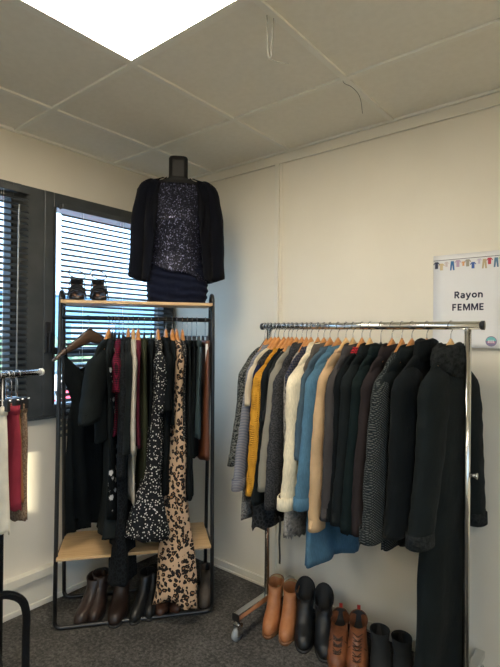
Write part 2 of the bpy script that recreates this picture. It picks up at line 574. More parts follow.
car('red car parked outside beyond the left window', (-11.5, 2.9, OG), pi / 2, (.65, .03, .06))
car('red car parked outside, farther right through the blinds', (-11.3, 8.2, OG), pi / 2, (.6, .04, .08))
car('white car parked outside between the two red cars', (-16.5, 9.5, OG), pi / 2, (.7, .75, .8))

# ------------------------------------------------------------------ hangers
def hanger(label, loc, ang, kind='wood', rbar=.0165, group=None, tilt=0, hw=.108):
    nm = {'wood': 'wooden_hanger', 'pale': 'wooden_hanger', 'dark': 'wooden_hanger', 'plastic': 'plastic_hanger', 'clip': 'clip_hanger'}[kind]
    r = thing(nm, label, 'hanger', loc, ang, group)
    r.rotation_euler = (0, tilt, ang)
    R = rbar + .0025
    pts = [(R * cos(a), 0, R * sin(a)) for a in [radians(-50 + 230 * k / 14) for k in range(15)]]
    # from open tip over the bar, then down to the stem
    pts += [(-R * .9, 0, -R * .55), (-R * .3, 0, -R * 1.25), (0, 0, -R * 1.8), (0, 0, -.09)]
    MB().tube(pts, .0017, 6).build('hook', M['steel'], r)
    mat = {'wood': M['hanger_wood'], 'pale': M['hanger_pale'], 'dark': M['hanger_dark'], 'plastic': M['plastic_black'], 'clip': M['steel']}[kind]
    if kind == 'clip':
        cw = .10 if hw > .06 else .045
        MB().tube([(-cw - .02, 0, -.092), (cw + .02, 0, -.092)], .0025, 6).build('arms', mat, r)
        for sx in (-1, 1):
            MB().box((sx * cw - .010, -.007, -.132), (sx * cw + .010, .007, -.087)).build('clip', M['plastic_black'], r, bevel=.003)
        return r
    RR = []
    n = 22
    slim = .55 if kind == 'plastic' else 1
    hs = 1 if kind == 'dark' else hw / .172
    for i in range(n + 1):
        u = -1 + 2 * i / n
        a = abs(u)
        x = u * hw
        zc = -.090 - .102 * a * hs
        if a > .9: zc -= .004
        hz = (.031 * (1 - a) ** 1.3 + .009) * slim
        hy = (.0115 + .001 * a) * slim
        if a > .97: hz *= .6; hy *= .6
        yb = .004 * a * a
        RR.append([Vector((x, yb + hy * cos(2 * pi * k / 10), zc + hz * sin(2 * pi * k / 10))) for k in range(10)])
    MB().rings(RR).build('arms', mat, r)
    if kind != 'plastic' and kind != 'dark':
        pass
    return r


# ------------------------------------------------------------------ garments
def lerp_keys(keys, z):
    if z >= keys[0][0]: return keys[0][1:]
    for (a, b) in zip(keys[:-1], keys[1:]):
        if z >= b[0]:
            t = (a[0] - z) / (a[0] - b[0])
            t = t * t * (3 - 2 * t) if False else t
            return [p + (q - p) * t for p, q in zip(a[1:], b[1:])]
    return keys[-1][1:]


def sgnp(v, p): return math.copysign(abs(v) ** p, v)


def garment(name, label, cat, loc, ang, L, mat, sw=.2, bw=.185, ww=None, hw=None, th=.018, hth=.024,
            sleeve=None, collar=None, folds=.006, nf=4, seed=0, straps=False, vneck=0, shiftx=0, shifty=0,
            group=None, tilt=0, neck=.052, smat=None, cmat=None, hemvar=.008, top=-.108, fringe=0, drop=0, slit=None, band=False):
    group = group or ('garments hanging on the left rack' if loc.x < .75 and loc.y > -1.1 else 'garments hanging on the small rail' if loc.y < -1.1 else 'garments hanging on the chrome rack')
    r = thing(name, label, cat, loc, 0, group)
    r.rotation_euler = (0, tilt, ang)
    ww = ww or bw * .95
    hw = hw or bw
    L = max(L, .3)
    if straps:
        keys = [(top - .06, .15, .012), (top - .2, .15, th), (-.42, ww, th), (-.5, (ww + hw) / 2, (th + hth) / 2), (-L, hw, hth)]
    elif sw < .14:      # skirts and trousers on clips
        keys = [(-.115, bw * .8, .012), (-.14, bw * .84, th), (-.25, (bw + hw) / 2, th), (-L, hw, hth)]
    else:
        keys = [(top, neck, .014), (top - .012, sw * .5, .019), (top - .028, sw * .68, .020), (top - .045, sw * .83, .019), (top - .061, sw * .94, .018), (top - .076, sw, .017),
                (top - .1, sw + .003, th), (top - .2, bw, th), (min(top - .3, -.42), ww, th), (min(-.55, -L * .75), ww * .6 + hw * .4, th * .72 + hth * .28), (-L, hw, hth)]
        keys = [k for k in keys[:8]] + [k for k in keys[8:] if k[0] > -L + .02 or k is keys[-1]]
    z0 = keys[0][0]
    zs = []
    zz = z0
    while zz > max(z0 - .09, -L): zs.append(zz); zz -= .009
    while zz > -L + .012: zs.append(zz); zz -= .024
    zs.append(-L)
    n = 56
    R = []
    sd = seed * 7.31
    for z in zs:
        w, hh = lerp_keys(keys, z)
        t = (z0 - z) / (L + z0)
        t = max(0, min(1, t))
        ring = []
        for k in range(n):
            a = 2 * pi * k / n
            ca, sa = cos(a), sin(a)
            x = w * sgnp(ca, .75)
            y = hh * sgnp(sa, .8)
            u = x / .2
            g = folds * (.25 + 1.2 * t) * min(1, t * 6)
            fo = g * (sin(u * nf + sd + 1.5 * t) + .6 * sin(u * nf * 1.9 + sd * 2.1 - t * 2)) * (.55 + .45 * abs(sa))
            fo += .9 * g * noise.noise(Vector((u * 2.2 + sd, 0 if sa > 0 else .6, z * 4)))
            y += fo
            x += folds * .9 * t * noise.noise(Vector((a * 1.2, sd, z * 5)))
            x += shiftx * t ** 1.4
            y += shifty * t ** 1.6
            dz = 0
            if vneck and z > z0 - .26:
                dz = -vneck * max(0, 1 - abs(x) / w) * max(0, 1 - (z0 - z) / .26)
            if t > .93:
                dz += hemvar * noise.noise(Vector((a * 1.5, sd, 0))) * 2 + drop * (x / max(hw, .01)) * .5
                if fringe: dz -= fringe * (k % 2) * random.uniform(.4, 1)
            ring.append(Vector((x, y, z + dz)))
        R.append(ring)
    # hollow neck and hem
    def inner(ring, dz, k=.8):
        c = sum(ring, Vector()) / len(ring)
        return [Vector((c.x + (p.x - c.x) * (1 - (1 - k) * .25), c.y + (p.y - c.y) * k * .7, p.z + dz)) for p in ring]
    R = [inner(R[0], -.03), inner(R[0], 0)] + R + [inner(R[-1], 0.002), inner(R[-1], .05)]
    MB().rings(R).build('body', mat, r)
    smat = smat or mat
    if straps:
        for sx in (-1, 1):
            MB().tube(smooth_path([(sx * .14, 0, top - .07), (sx * .142, 0, top - .04), (sx * .14, .008, top - .012), (sx * .143, .012, top - .04), (sx * .14, .01, top - .07)]), .0035, 6).build('strap', smat, r)
    if sleeve:
        sl, rx, ry, splay = sleeve[:4]
        rx *= 1.22
        if sl > .4: splay += .03
        cuffk = sleeve[4] if len(sleeve) > 4 else 1
        for sx in (1, -1):
            R = []
            m = max(12, int(sl / .022))
            for i in range(m + 1):
                t = i / m
                z = top - .058 - sl * t
                cx = sx * (sw - rx * .55 + splay * t + .008 * sin(t * 5 + sd + sx))
                cap = min(1, .28 + (t * sl) / .07) if t * sl < .07 else 1
                k = cap * (1.12 - .36 * t)
                if t > .9: k *= cuffk
                ax = rx * k
                ay = ry * (cap * (1 - .08 * t))
                cy = (1 if sx > 0 else -1) * .003 * sin(4 * t + sd)
                ring = []
                for q in range(22):
                    a = 2 * pi * q / 22
                    nz = noise.noise(Vector((cos(a) * 1.3 + sd + sx, sin(a) * 1.3, z * 16)))
                    nz += .5 * noise.noise(Vector((cos(a) * 2, sin(a) * 2 + sd, z * 38)))
                    nz += .25 * sin(z * 80 + sx * 3 * cos(a) + 4 * noise.noise(Vector((sd, sx, z * 9)))) * (.5 + t)
                    s_ = 1 + .075 * nz
                    ring.append(Vector((cx + ax * sgnp(cos(a), .9) * s_, cy + ay * sgnp(sin(a), .9) * s_, z - .25 * sx * (ax * cos(a)) * (1 if t < .12 else .3))))
                R.append(ring)
            R = R + [inner(R[-1], .001, .85), inner(R[-1], .05, .8)]
            so = MB().rings(R).build('sleeve', smat, r)
            if len(sleeve) > 5 and sleeve[5]:
                e = R[m]
                c = sum(e, Vector()) / len(e)
                cr = []
                for dz, k in ((.05, 1.03), (.048, 1.13), (.0, 1.16), (-.004, 1.05)):
                    cr.append([Vector((c.x + (p.x - c.x) * k, c.y + (p.y - c.y) * k, p.z + dz)) for p in e])
                MB().rings(cr, False, False).build('cuff', sleeve[5] if sleeve[5] is not True else smat, so)
    cm = cmat or mat
    if collar:
        R = []
        nn = 36
        def cring(rx, ry, z, tip=0, fl=0):
            out = []
            for k in range(nn):
                a = 2 * pi * k / nn
                out.append(Vector((rx * cos(a), ry * sin(a) , z - tip * max(0, sin(a)) ** 3 - .012 * abs(cos(a)))))
            return out
        if collar == 'shirt':
            prof = [(.066, .017, top - .012, 0), (.064, .018, top + .018, .0), (.068, .021, top + .021, 0), (.082, .026, top + .0, .01), (.09, .029, top - .02, .03), (.086, .025, top - .02, .028)]
        elif collar == 'coat':
            prof = [(.07, .02, top - .015, 0), (.068, .021, top + .028, 0), (.074, .025, top + .033, 0), (.092, .030, top + .01, .01), (.108, .033, top - .03, .05), (.1, .028, top - .03, .045)]
        elif collar == 'stand':
            prof = [(.075, .022, top - .02, 0), (.07, .023, top + .035, 0), (.07, .026, top + .055, 0), (.076, .030, top + .05, 0), (.088, .031, top - .005, 0), (.1, .026, top - .03, 0)]
        elif collar == 'fur':
            prof = [(.06, .02, top - .02, 0), (.045, .028, top + .02, 0), (.055, .042, top + .04, 0), (.085, .052, top + .025, 0), (.11, .052, top - .01, .02), (.11, .045, top - .04, .05), (.08, .03, top - .05, .05)]
        elif collar == 'hood':
            prof = [(.07, .02, top - .02, 0), (.07, .03, top + .03, 0), (.09, .04, top + .035, 0), (.12, .043, top + .0, .01), (.13, .038, top - .06, .03), (.1, .03, top - .09, .05)]
        else:   # crew
            prof = [(.074, .014, top - .012, 0), (.072, .017, top + .006, 0), (.078, .020, top + .009, 0), (.086, .020, top + .0, 0), (.092, .018, top - .012, 0)]
        for p in prof: R.append(cring(*p))
        if collar == 'fur':
            for ring in R:
                for p in ring:
                    d = Vector((p.x, p.y, 0)); d.normalize()
                    p += d * .012 * noise.noise(p * 60) + Vector((0, 0, .008 * noise.noise(p * 45)))
        MB().rings(R, False, False).build('collar', cm, r, solid=.002)
    if band:
        MB().rings([[Vector((p.x * 1.02, p.y * 1.05, p.z)) for p in rr_] for rr_ in
                    [[Vector((keys[0][1] * 1.03 * sgnp(cos(2 * pi * k / 30), .75), keys[0][2] * 1.5 * sgnp(sin(2 * pi * k / 30), .8), z_)) for k in range(30)] for z_ in (z0 + .002, z0 - .032)]], False, False).build('waistband', cm, r, solid=.002)
    return r


# ------------------------------------------------------------------ LEFT RACK (black, timber shelves)
A1 = Vector((.2, -.93))
D1 = Vector((.62005, .78456))
N1 = Vector((.78456, -.62005))
TH1 = atan2(N1.y, N1.x)            # garments' +x direction, towards the camera
def r1(s, n, z): return Vector((A1.x + D1.x * s + N1.x * n, A1.y + D1.y * s + N1.y * n, z))
RZ1 = atan2(D1.y, D1.x)
SC = .385                            # middle of the rack along its length
rk = thing('garment_rack', 'black metal garment rack with timber shelves in the room corner', 'garment rack', r1(SC, 0, 0), RZ1)
def L1(s, n, z): return Vector((s - SC, -n, z))
RT = .0105
for s0 in (-.005, .775):
    pts = [L1(s0, .12, .05)]
    pts += [L1(s0, .12 + (.048 - .12) * t, .05 + 1.585 * t) for t in (.25, .5, .75, 1)]
    pts += [L1(s0, .048 * cos(a), 1.635 + .05 * sin(a)) for a in [pi * k / 10 for k in range(1, 10)]]
    pts += [L1(s0, -.048 + (-.17 + .048) * t, 1.635 - 1.585 * t) for t in (0, .25, .5, .75, 1)]
    MB().tube(pts, RT, 12).build('side_frame', M['black_metal'], rk)
for nn, nm in ((.12, 'front_floor_rail'), (-.17, 'rear_floor_rail')):
    pts = [L1(-.005, nn, .05)] + arc_corner(L1(-.005, nn, .05), L1(-.005, nn, .0115), L1(.2, nn, .0115), .038) + arc_corner(L1(.6, nn, .0115), L1(.775, nn, .0115), L1(.775, nn, .05), .038) + [L1(.775, nn, .05)]
    MB().tube(pts, RT, 12).build(nm, M['black_metal'], rk)
MB().tube([L1(-.005, 0, 1.55), L1(.775, 0, 1.548)], .0115, 14).build('hanging_rail', M['black_metal'], rk)
for s0 in (-.005, .775):
    MB().tube([L1(s0, -.05, 1.548), L1(s0, .05, 1.548)], .009, 10).tube([L1(s0, -.052, 1.61), L1(s0, .052, 1.61)], .008, 10).build('cross_bar', M['black_metal'], rk)
    MB().tube([L1(s0, -.145, .337), L1(s0, .106, .337)], .008, 10).build('cross_bar', M['black_metal'], rk)
MB().box(L1(.008, .13, 1.6185), L1(.762, -.12, 1.634)).build('top_shelf', M['shelf'], rk, bevel=.002)
MB().box(L1(-.0, .135, .346), L1(.765, -.19, .361)).build('lower_shelf', M['shelf'], rk, bevel=.002)

def sx1(px):
    return .015 + (px - 66) / 142 * .741
ZB1 = 1.549

BLK = (.0045, .0062, .007)
BLK2 = (.008, .0105, .011)
BLK3 = (.013, .016, .0165)
RB1 = .0115
G1 = 'hangers on the left rack'
def hang1(px, glabel, kind='wood', dang=0, tilt=0, hname=None):
    s = sx1(px)
    p = r1(s, 0, ZB1)
    hanger(hname or glabel, p, TH1 + radians(dang), kind, RB1, G1, tilt, .215 if kind == 'dark' else .125)
    return p, TH1 + radians(dang)

# 1 strappy dress turned to the room
p, a = hang1(87, '', 'dark', -54, radians(6), 'dark brown wooden hanger turned to face the room at the rack left end')
garment('strap_dress', 'black strappy dress with deep V neck and pleated sheer skirt, leftmost on rack', 'dress', p, a, 1.08, fabric('plain', BLK), bw=.15, ww=.12, hw=.19, th=.02, hth=.03,
        straps=True, vneck=.17, shiftx=.05, folds=.02, nf=14, seed=1, tilt=radians(6), top=-.12)
# 2 tee
p, a = hang1(107, '', 'wood', -14, 0, 'orange wooden hanger holding the wide black tee')
garment('short_sleeve_top', 'plain black wide sleeved top, nearest the strappy dress', 'top', p, a, .62, fabric('plain', BLK2), sw=.2, bw=.18, th=.025, hth=.03,
        sleeve=(.33, .095, .045, .13), collar='crew', folds=.008, seed=2)
# 3 long skirt black under
p, a = hang1(110.5, '', 'plastic', -4, 0, 'black plastic hanger just right of the wide black tee')
garment('long_dress', 'long plain black dress reaching the lower shelf, behind the wide tee', 'dress', p, a, 1.10, fabric('plain', BLK3), sw=.19, bw=.16, ww=.12, hw=.17, th=.018, hth=.055, folds=.012, nf=6, seed=3)
p, a = hang1(113, '', 'plastic', -4, 0, 'black plastic hanger between the wide tee and the burgundy check top')
garment('sparkle_dress', 'black dress sprinkled with small silver dots, beneath the wide tee', 'dress', p, a, 1.0, fabric('dots', BLK, (.5, .5, .48), .35), sw=.18, bw=.15, ww=.14, hw=.17, th=.014, hth=.03, folds=.008, seed=4, collar='crew')
p, a = hang1(117, '', 'plastic', 0, 0, 'black plastic hanger holding the burgundy check top')
garment('check_blouse', 'burgundy and black checked blouse, left part of the left rack', 'blouse', p, a, .6, fabric('check', BLK, (.16, .008, .03), 3.2), sw=.2, bw=.17, th=.014, hth=.02, sleeve=(.2, .05, .024, .02), folds=.006, seed=5)
p, a = hang1(121, '', 'plastic', 2, 0, 'black plastic hanger holding the long black lace dress')
garment('lace_dress', 'long black lace dress hanging down past the lower shelf', 'dress', p, a, 1.32, fabric('lace', (.006, .007, .008)), sw=.19, bw=.165, ww=.15, hw=.12, th=.02, hth=.06, folds=.012, nf=5, seed=6,
        sleeve=(.62, .045, .026, .0), shiftx=.085, collar='crew')
p, a = hang1(126, '', 'wood', 2, 0, 'orange wooden hanger just left of the cream cardigan')
garment('blouse', 'black long blouse directly left of the cream cardigan', 'blouse', p, a, .72, fabric('velvet', BLK2), sw=.2, bw=.17, th=.018, hth=.025, sleeve=(.5, .045, .024, -.005), folds=.008, seed=7, collar='shirt')
p, a = hang1(131, '', 'pale', 3, 0, 'pale wooden hanger holding the long cream cardigan')
garment('long_cardigan', 'long thin cream cardigan in the middle of the left rack', 'cardigan', p, a, .93, fabric('rib', (.47, .43, .36)), sw=.2, bw=.18, th=.012, hth=.014, sleeve=(.5, .035, .014, -.005), folds=.005, seed=8, collar='crew')
p, a = hang1(136, '', 'wood', 2, 0, 'orange wooden hanger with a burgundy top, right of the cream cardigan')
garment('burgundy_top', 'dark burgundy top just right of the cream cardigan', 'top', p, a, .66, fabric('plain', (.09, .008, .02)), sw=.19, bw=.16, th=.012, hth=.014, folds=.004, seed=9)
p, a = hang1(142, '', 'plastic', 0, 0, 'black plastic hanger holding the olive dress')
garment('olive_dress', 'dark olive sleeveless dress left of the white dotted dress', 'dress', p, a, .95, fabric('plain', (.03, .033, .018)), sw=.185, bw=.17, th=.018, hth=.03, folds=.008, seed=10, collar='crew')
p, a = hang1(149, '', 'plastic', 0, 0, 'black plastic hanger left of the white dotted dress')
garment('vest_top', 'plain black sleeveless top tucked left of the white dotted dress', 'top', p, a, .6, fabric('plain', BLK), sw=.18, bw=.17, th=.014, hth=.02, folds=.006, seed=11)
p, a = hang1(156, '', 'wood', 2, 0, 'orange wooden hanger holding the white dotted dress')
garment('dotted_dress', 'black dress covered in small white flowers with a wide hem', 'dress', p, a, 1.09, fabric('dots', (.012, .013, .015), (.62, .6, .55), 1.3), sw=.19, bw=.17, ww=.17, hw=.19, th=.03, hth=.12, folds=.022, nf=5, seed=12,
        sleeve=(.3, .055, .035, .0), collar='crew', shiftx=.05, shifty=-.03, hemvar=.015)
p, a = hang1(164, '', 'wood', 2, 0, 'orange wooden hanger between the dotted and leopard dresses')
garment('blouse', 'black blouse between the dotted dress and the leopard dress', 'blouse', p, a, .9, fabric('plain', BLK), sw=.19, bw=.17, th=.018, hth=.03, sleeve=(.3, .04, .024, .0), folds=.008, seed=13, collar='shirt')
p, a = hang1(170.5, '', 'wood', 1, 0, 'orange wooden hanger, left one above the leopard dress')
garment('sleeveless_shirt', 'short black sleeveless shirt pressed against the leopard dress from the left', 'top', p, a, .55, fabric('plain', BLK2), sw=.18, bw=.16, th=.01, hth=.014, folds=.004, seed=14)
p, a = hang1(175, '', 'wood', 3, 0, 'orange wooden hanger holding the leopard dress')
garment('leopard_dress', 'tan leopard print dress with flared hem falling past the lower shelf', 'dress', p, a, 1.43, fabric('leopard', (.5, .33, .2)), sw=.2, bw=.17, ww=.13, hw=.12, th=.030, hth=.095, folds=.022, nf=5, seed=15,
        shiftx=.13, shifty=.01, hemvar=.03)
p, a = hang1(181, '', 'wood', 0, 0, 'orange wooden hanger just right of the leopard dress')
garment('speckled_top', 'black top with fine white specks, right of the leopard dress', 'top', p, a, .62, fabric('dots', (.012, .013, .015), (.3, .28, .24), 1.8), sw=.19, bw=.16, th=.014, hth=.02, folds=.005, seed=16)
for px, lb, mt, L, sd in ((186, 'black trousers on a clip hanger, first right of the leopard dress', fabric('plain', BLK2), .93, 17),
                      (191, 'black skirt on a clip hanger, middle of the clipped garments', fabric('plain', BLK), .72, 18),
                      (196, 'dark teal grey skirt on a clip hanger near the rack right end', fabric('plain', (.035, .055, .06)), .62, 19)):
    p, a = hang1(px, '', 'clip', 0, 0, 'steel clip hanger holding the ' + lb.split(' on a')[0])
    garment('skirt' if 'skirt' in lb else 'trousers', lb, 'skirt' if 'skirt' in lb else 'trousers', p, a, L, mt, sw=.1, bw=.17, hw=.17, th=.012, hth=.03, folds=.008, seed=sd, band=True)
p, a = hang1(205, '', 'clip', 0, 0, 'steel clip hanger holding the brown leather skirt')
gb = garment('leather_trousers', 'brown leather trousers at the right end of the left rack', 'trousers', p, a, .74, base_mat('brown_leather', (.12, .038, .016), .42), sw=.1, bw=.14, hw=.15, th=.014, hth=.028, folds=.007, seed=20, band=True)
MB().box((.118, -.012, -.24), (.1225, .0, -.13)).build('paper_tag', M['white_plastic'], gb)

# ------------------------------------------------------------------ RIGHT RACK (chrome, on castors)
Y2 = -.25
ZB2 = 1.513
rk2 = thing('garment_rack', 'chrome garment rack on castors packed with coats in front of the wall', 'garment rack', (1.5, Y2, 0), 0)
MB().tube([(-.515, 0, ZB2), (.548, 0, ZB2)], .0165, 20).build('hanging_rail', M['chrome'], rk2)
MB().cyl((-.522, 0, ZB2), .018, .012, 20, axis='X').build('end_cap', M['plastic_black'], rk2)
MB().cyl((.545, 0, ZB2), .018, .012, 20, axis='X').build('end_cap', M['plastic_black'], rk2)
for x in (-.474, .497):
    MB().tube([(x, 0, .13), (x, 0, ZB2 - .012)], .013, 18).build('post', M['chrome'], rk2)
    bs = MB().box((x - .018, -.245, .1), (x + .018, .235, .13)).build('base_bar', M['chrome'], rk2, bevel=.004)
    MB().box((x - .02, -.249, .098), (x + .02, -.244, .132)).build('bar_cap', M['plastic_black'], bs)
    for yy in (-.225, .205):
        MB().cyl((x, yy, .075), .009, .026, 12).build('castor_stem', M['steel'], bs)
        cst = MB().cyl((x - .009, yy - .012, .03), .03, .018, 24, axis='X').build('castor_wheel', M['clear'], bs)
        MB().box((x - .017, yy - .022, .025), (x - .012, yy + .012, .078)).box((x + .012, yy - .022, .025), (x + .017, yy + .012, .078)).box((x - .017, yy - .022, .073), (x + .017, yy + .012, .079)).build('castor_fork', M['chrome'], bs)
MB().cyl((.51, 0, .93), .007, .02, 12, axis='X').cyl((.53, 0, .93), .012, .006, 14, axis='X').build('lock_knob', M['chrome'], rk2)

def X2(px):
    T = [(265, .999), (275, 1.063), (285, 1.126), (296, 1.193), (303, 1.234), (311, 1.28), (320, 1.33), (330, 1.385), (341, 1.443), (355, 1.514), (371, 1.592), (382, 1.643), (392, 1.689), (401, 1.728), (409, 1.763), (414, 1.784), (427, 1.838), (451, 1.933)]
    for (a, b), (c, d) in zip(T[:-1], T[1:]):
        if px <= c: return b + (px - a) / (c - a) * (d - b)
    return T[-1][1]

def hang2(px, lab, kind='wood', dang=0, tilt=0):
    p = Vector((X2(px), Y2, ZB2))
    a = -pi / 2 + radians(dang + (2 if px < 300 else 5) * sin(px * 2.3))
    hanger(lab, p, a, kind, .0165, 'hangers on the chrome rack', tilt)
    return p, a

def g2(px, hlab, name, label, cat, L, mat, kind='wood', dang=0, **kw):
    kw['sw'] = kw.get('sw', .2) - .042 + .01 * sin(px * 1.7)
    kw['bw'] = kw.get('bw', .185) - .018
    if 'sleeve' in kw: kw['sleeve'] = kw['sleeve'][:3] + (kw['sleeve'][3] + .040,) + kw['sleeve'][4:]
    kw['top'] = -.106 - .004 * (.5 + .5 * sin(px * 3.1))
    p, a = hang2(px, hlab, kind, -dang * 1.3)
    return garment(name, label, cat, p, a, L, mat, **kw)

DEN = (.06, .135, .20)
g2(265, 'black plastic hanger at the left end of the chrome rail', 'tweed_jacket', 'black and white flecked jacket, leftmost on the chrome rack', 'jacket', .72,
   fabric('speckle', (.010, .012, .012), (.13, .13, .12), 1.3), 'plastic', -3, sw=.215, bw=.18, th=.02, hth=.022, sleeve=(.50, .055, .028, .05), seed=31, folds=.006)
g2(268, 'orange wooden hanger second from the left on the chrome rail', 'long_knit_dress', 'grey fine check long knit dress, second on the chrome rack', 'dress', .93,
   fabric('speckle', (.12, .11, .10), (.36, .34, .31), 1.6), 'wood', 0, sw=.19, bw=.18, hw=.215, th=.014, hth=.022, seed=32, folds=.006, drop=-.03)
g2(271, 'orange wooden hanger carrying the blue grey striped shirt', 'striped_shirt', 'blue grey and white striped shirt left of the cream top', 'shirt', .8,
   fabric('stripe', (.08, .085, .12), (.24, .24, .25), 2.0), 'wood', 0, sw=.205, bw=.18, th=.014, hth=.02, sleeve=(.61, .042, .024, .035, 1, True), seed=33, collar='shirt')
g2(275, 'orange wooden hanger carrying the thin cream top', 'cream_top', 'thin cream top just left of the mustard cardigan', 'top', .52, fabric('plain', (.55, .47, .34)), 'wood', 0,
   sw=.205, bw=.18, th=.014, hth=.016, sleeve=(.22, .036, .018, .01), seed=34)
g2(278.5, 'orange wooden hanger carrying the navy top', 'navy_top', 'navy long sleeved top squeezed against the mustard cardigan', 'top', .98, fabric('lace', (.02, .02, .02)), 'wood', 0,
   sw=.2, bw=.18, hw=.2, th=.014, hth=.04, folds=.014, nf=9, sleeve=(.45, .028, .016, -.01), seed=35, smat=fabric('plain', (.01, .016, .045)), hemvar=.02)
g2(284, 'orange wooden hanger carrying the mustard cardigan', 'cable_knit_cardigan', 'mustard yellow cable knit cardigan', 'cardigan', .70, fabric('knit', (.50, .235, .02)), 'wood', 1,
   sw=.205, bw=.185, th=.024, hth=.026, sleeve=(.62, .082, .042, .035), seed=36, collar='crew')
g2(288.5, 'orange wooden hanger right of the mustard cardigan', 'black_sweater', 'black sweater with cuffs showing right of the mustard cardigan', 'sweater', .8, fabric('plain', BLK2), 'wood', 0,
   sw=.2, bw=.18, th=.016, hth=.022, sleeve=(.66, .05, .022, .03), seed=37, collar='crew')
g2(292, 'orange wooden hanger carrying the black and white print blouse', 'print_blouse', 'black and cream print blouse between black sweater and striped taupe shirt', 'blouse', .62, fabric('dots', (.015, .016, .016), (.5, .47, .4), .5), 'wood', 0,
   sw=.195, bw=.18, th=.012, hth=.016, sleeve=(.28, .045, .02, .015), seed=38)
g2(296.5, 'orange wooden hanger carrying the ribbed taupe shirt', 'corduroy_shirt', 'taupe finely ridged shirt left of the charcoal coat', 'shirt', .78, fabric('cord', (.24, .22, .175)), 'wood', 0,
   sw=.205, bw=.185, th=.016, hth=.02, sleeve=(.58, .052, .028, .03), seed=39, collar='shirt')
g2(302, 'orange wooden hanger carrying the charcoal wool coat', 'wool_jacket', 'charcoal grey wool jacket left of the cream denim jacket', 'jacket', .86, fabric('speckle', (.02, .02, .022), (.055, .055, .058), 1.8), 'wood', 0,
   sw=.21, bw=.185, th=.02, hth=.024, sleeve=(.66, .072, .034, .03), seed=40, collar='coat')
g2(306.5, 'orange wooden hanger carrying the shaggy grey cardigan', 'shaggy_cardigan', 'grey shaggy wool cardigan showing its fuzzy hem below the cream jacket', 'cardigan', .96, fabric('shaggy', (.12, .11, .1), (.42, .39, .35)), 'wood', 0,
   sw=.2, bw=.18, hw=.19, th=.022, hth=.035, sleeve=(.4, .045, .025, .0), seed=41, fringe=.02)
g2(311, 'orange wooden hanger carrying the plaid shirt', 'plaid_shirt', 'navy plaid shirt peeking out beside the cream jacket', 'shirt', .76, fabric('check', (.012, .018, .045), (.07, .065, .07), 2.4), 'wood', 0,
   sw=.19, bw=.17, th=.012, hth=.016, sleeve=(.4, .036, .018, .0), seed=42, collar='shirt')
g2(318, 'orange wooden hanger carrying the cream denim jacket', 'denim_jacket', 'cream white denim jacket with turned collar in the rack middle', 'jacket', .72, fabric('denim', (.62, .54, .38)), 'wood', 1,
   sw=.215, bw=.19, th=.024, hth=.026, sleeve=(.63, .085, .042, .03, 1, True), seed=43, collar='coat')
g2(324, 'orange wooden hanger carrying the taupe blazer', 'blazer', 'taupe grey blazer between the cream jacket and the slate jacket', 'blazer', .8, fabric('plain', (.075, .065, .055)), 'wood', 0,
   sw=.205, bw=.185, th=.016, hth=.022, sleeve=(.6, .042, .022, -.01), seed=44, collar='coat')
g2(338, 'orange wooden hanger carrying the long denim shirt dress', 'denim_dress', 'long blue denim shirt dress with the lowest hem of the rack middle', 'dress', 1.04, fabric('denim', DEN), 'wood', 2,
   sw=.205, bw=.19, ww=.19, hw=.235, th=.024, hth=.045, folds=.012, sleeve=(.62, .080, .036, .02, 1, True), seed=45, collar='shirt')
g2(330, 'orange wooden hanger carrying the slate denim shirt', 'denim_shirt', 'slate grey blue denim shirt between cream jacket and denim dress', 'shirt', .78, fabric('denim', (.045, .075, .10)), 'wood', 0,
   sw=.205, bw=.185, th=.014, hth=.02, sleeve=(.42, .05, .022, .0), seed=46, collar='shirt')
g2(346, 'pale orange wooden hanger carrying the tan jacket', 'suede_jacket', 'tan beige suede jacket with a long slim sleeve', 'jacket', .76, fabric('plain', (.46, .31, .17)), 'pale', 2,
   sw=.205, bw=.185, th=.018, hth=.022, sleeve=(.71, .05, .032, .025), seed=47, collar='crew')
g2(353, 'pale wooden hanger carrying the dark grey jacket', 'grey_jacket', 'dark grey brown jacket with a turned collar right of the tan jacket', 'jacket', .84, fabric('plain', (.048, .043, .042)), 'pale', 3,
   sw=.21, bw=.19, th=.02, hth=.026, sleeve=(.64, .058, .034, .02), seed=48, collar='coat')
g2(362, 'orange wooden hanger carrying the black jacket with red plaid trim', 'black_jacket', 'black jacket with a red plaid strip along the shoulder', 'jacket', .86, fabric('plain', BLK), 'wood', 3,
   sw=.205, bw=.185, th=.018, hth=.024, sleeve=(.64, .055, .032, .02), seed=49, collar='shirt', cmat=fabric('check', (.02, .01, .012), (.42, .02, .03), 4))
g2(370, 'pale wooden hanger right of the red plaid trimmed jacket', 'black_blazer', 'plain black blazer with sloping shoulder, left of the green black coat', 'blazer', .88, fabric('plain', BLK2), 'pale', 4,
   sw=.21, bw=.19, th=.02, hth=.026, sleeve=(.64, .058, .034, .02), seed=50, collar='coat')
g2(381, 'black plastic hanger in the right half of the chrome rail', 'dark_green_coat', 'very dark bottle green coat left of the plum brown coat', 'coat', .9, fabric('plain', (.006, .011, .011)), 'plastic', 5,
   sw=.21, bw=.19, th=.022, hth=.028, sleeve=(.66, .06, .034, .02), seed=51, collar='coat')
g2(392, 'orange wooden hanger above the plum brown coat', 'brown_coat', 'plum brown coat with a rounded collar left of the quilted jacket', 'coat', .88, fabric('plain', (.022, .017, .017)), 'wood', 6,
   sw=.21, bw=.19, th=.022, hth=.028, sleeve=(.66, .06, .034, .02), seed=52, collar='coat')
g2(402, 'orange wooden hanger above the textured charcoal jacket', 'textured_jacket', 'charcoal jacket with a light diagonal weave pattern and turned cuffs', 'jacket', .9, fabric('herring', (.012, .016, .017), (.10, .105, .1)), 'wood', 6,
   sw=.215, bw=.19, th=.024, hth=.03, sleeve=(.66, .068, .042, .06, 1, True), seed=53, collar='crew')
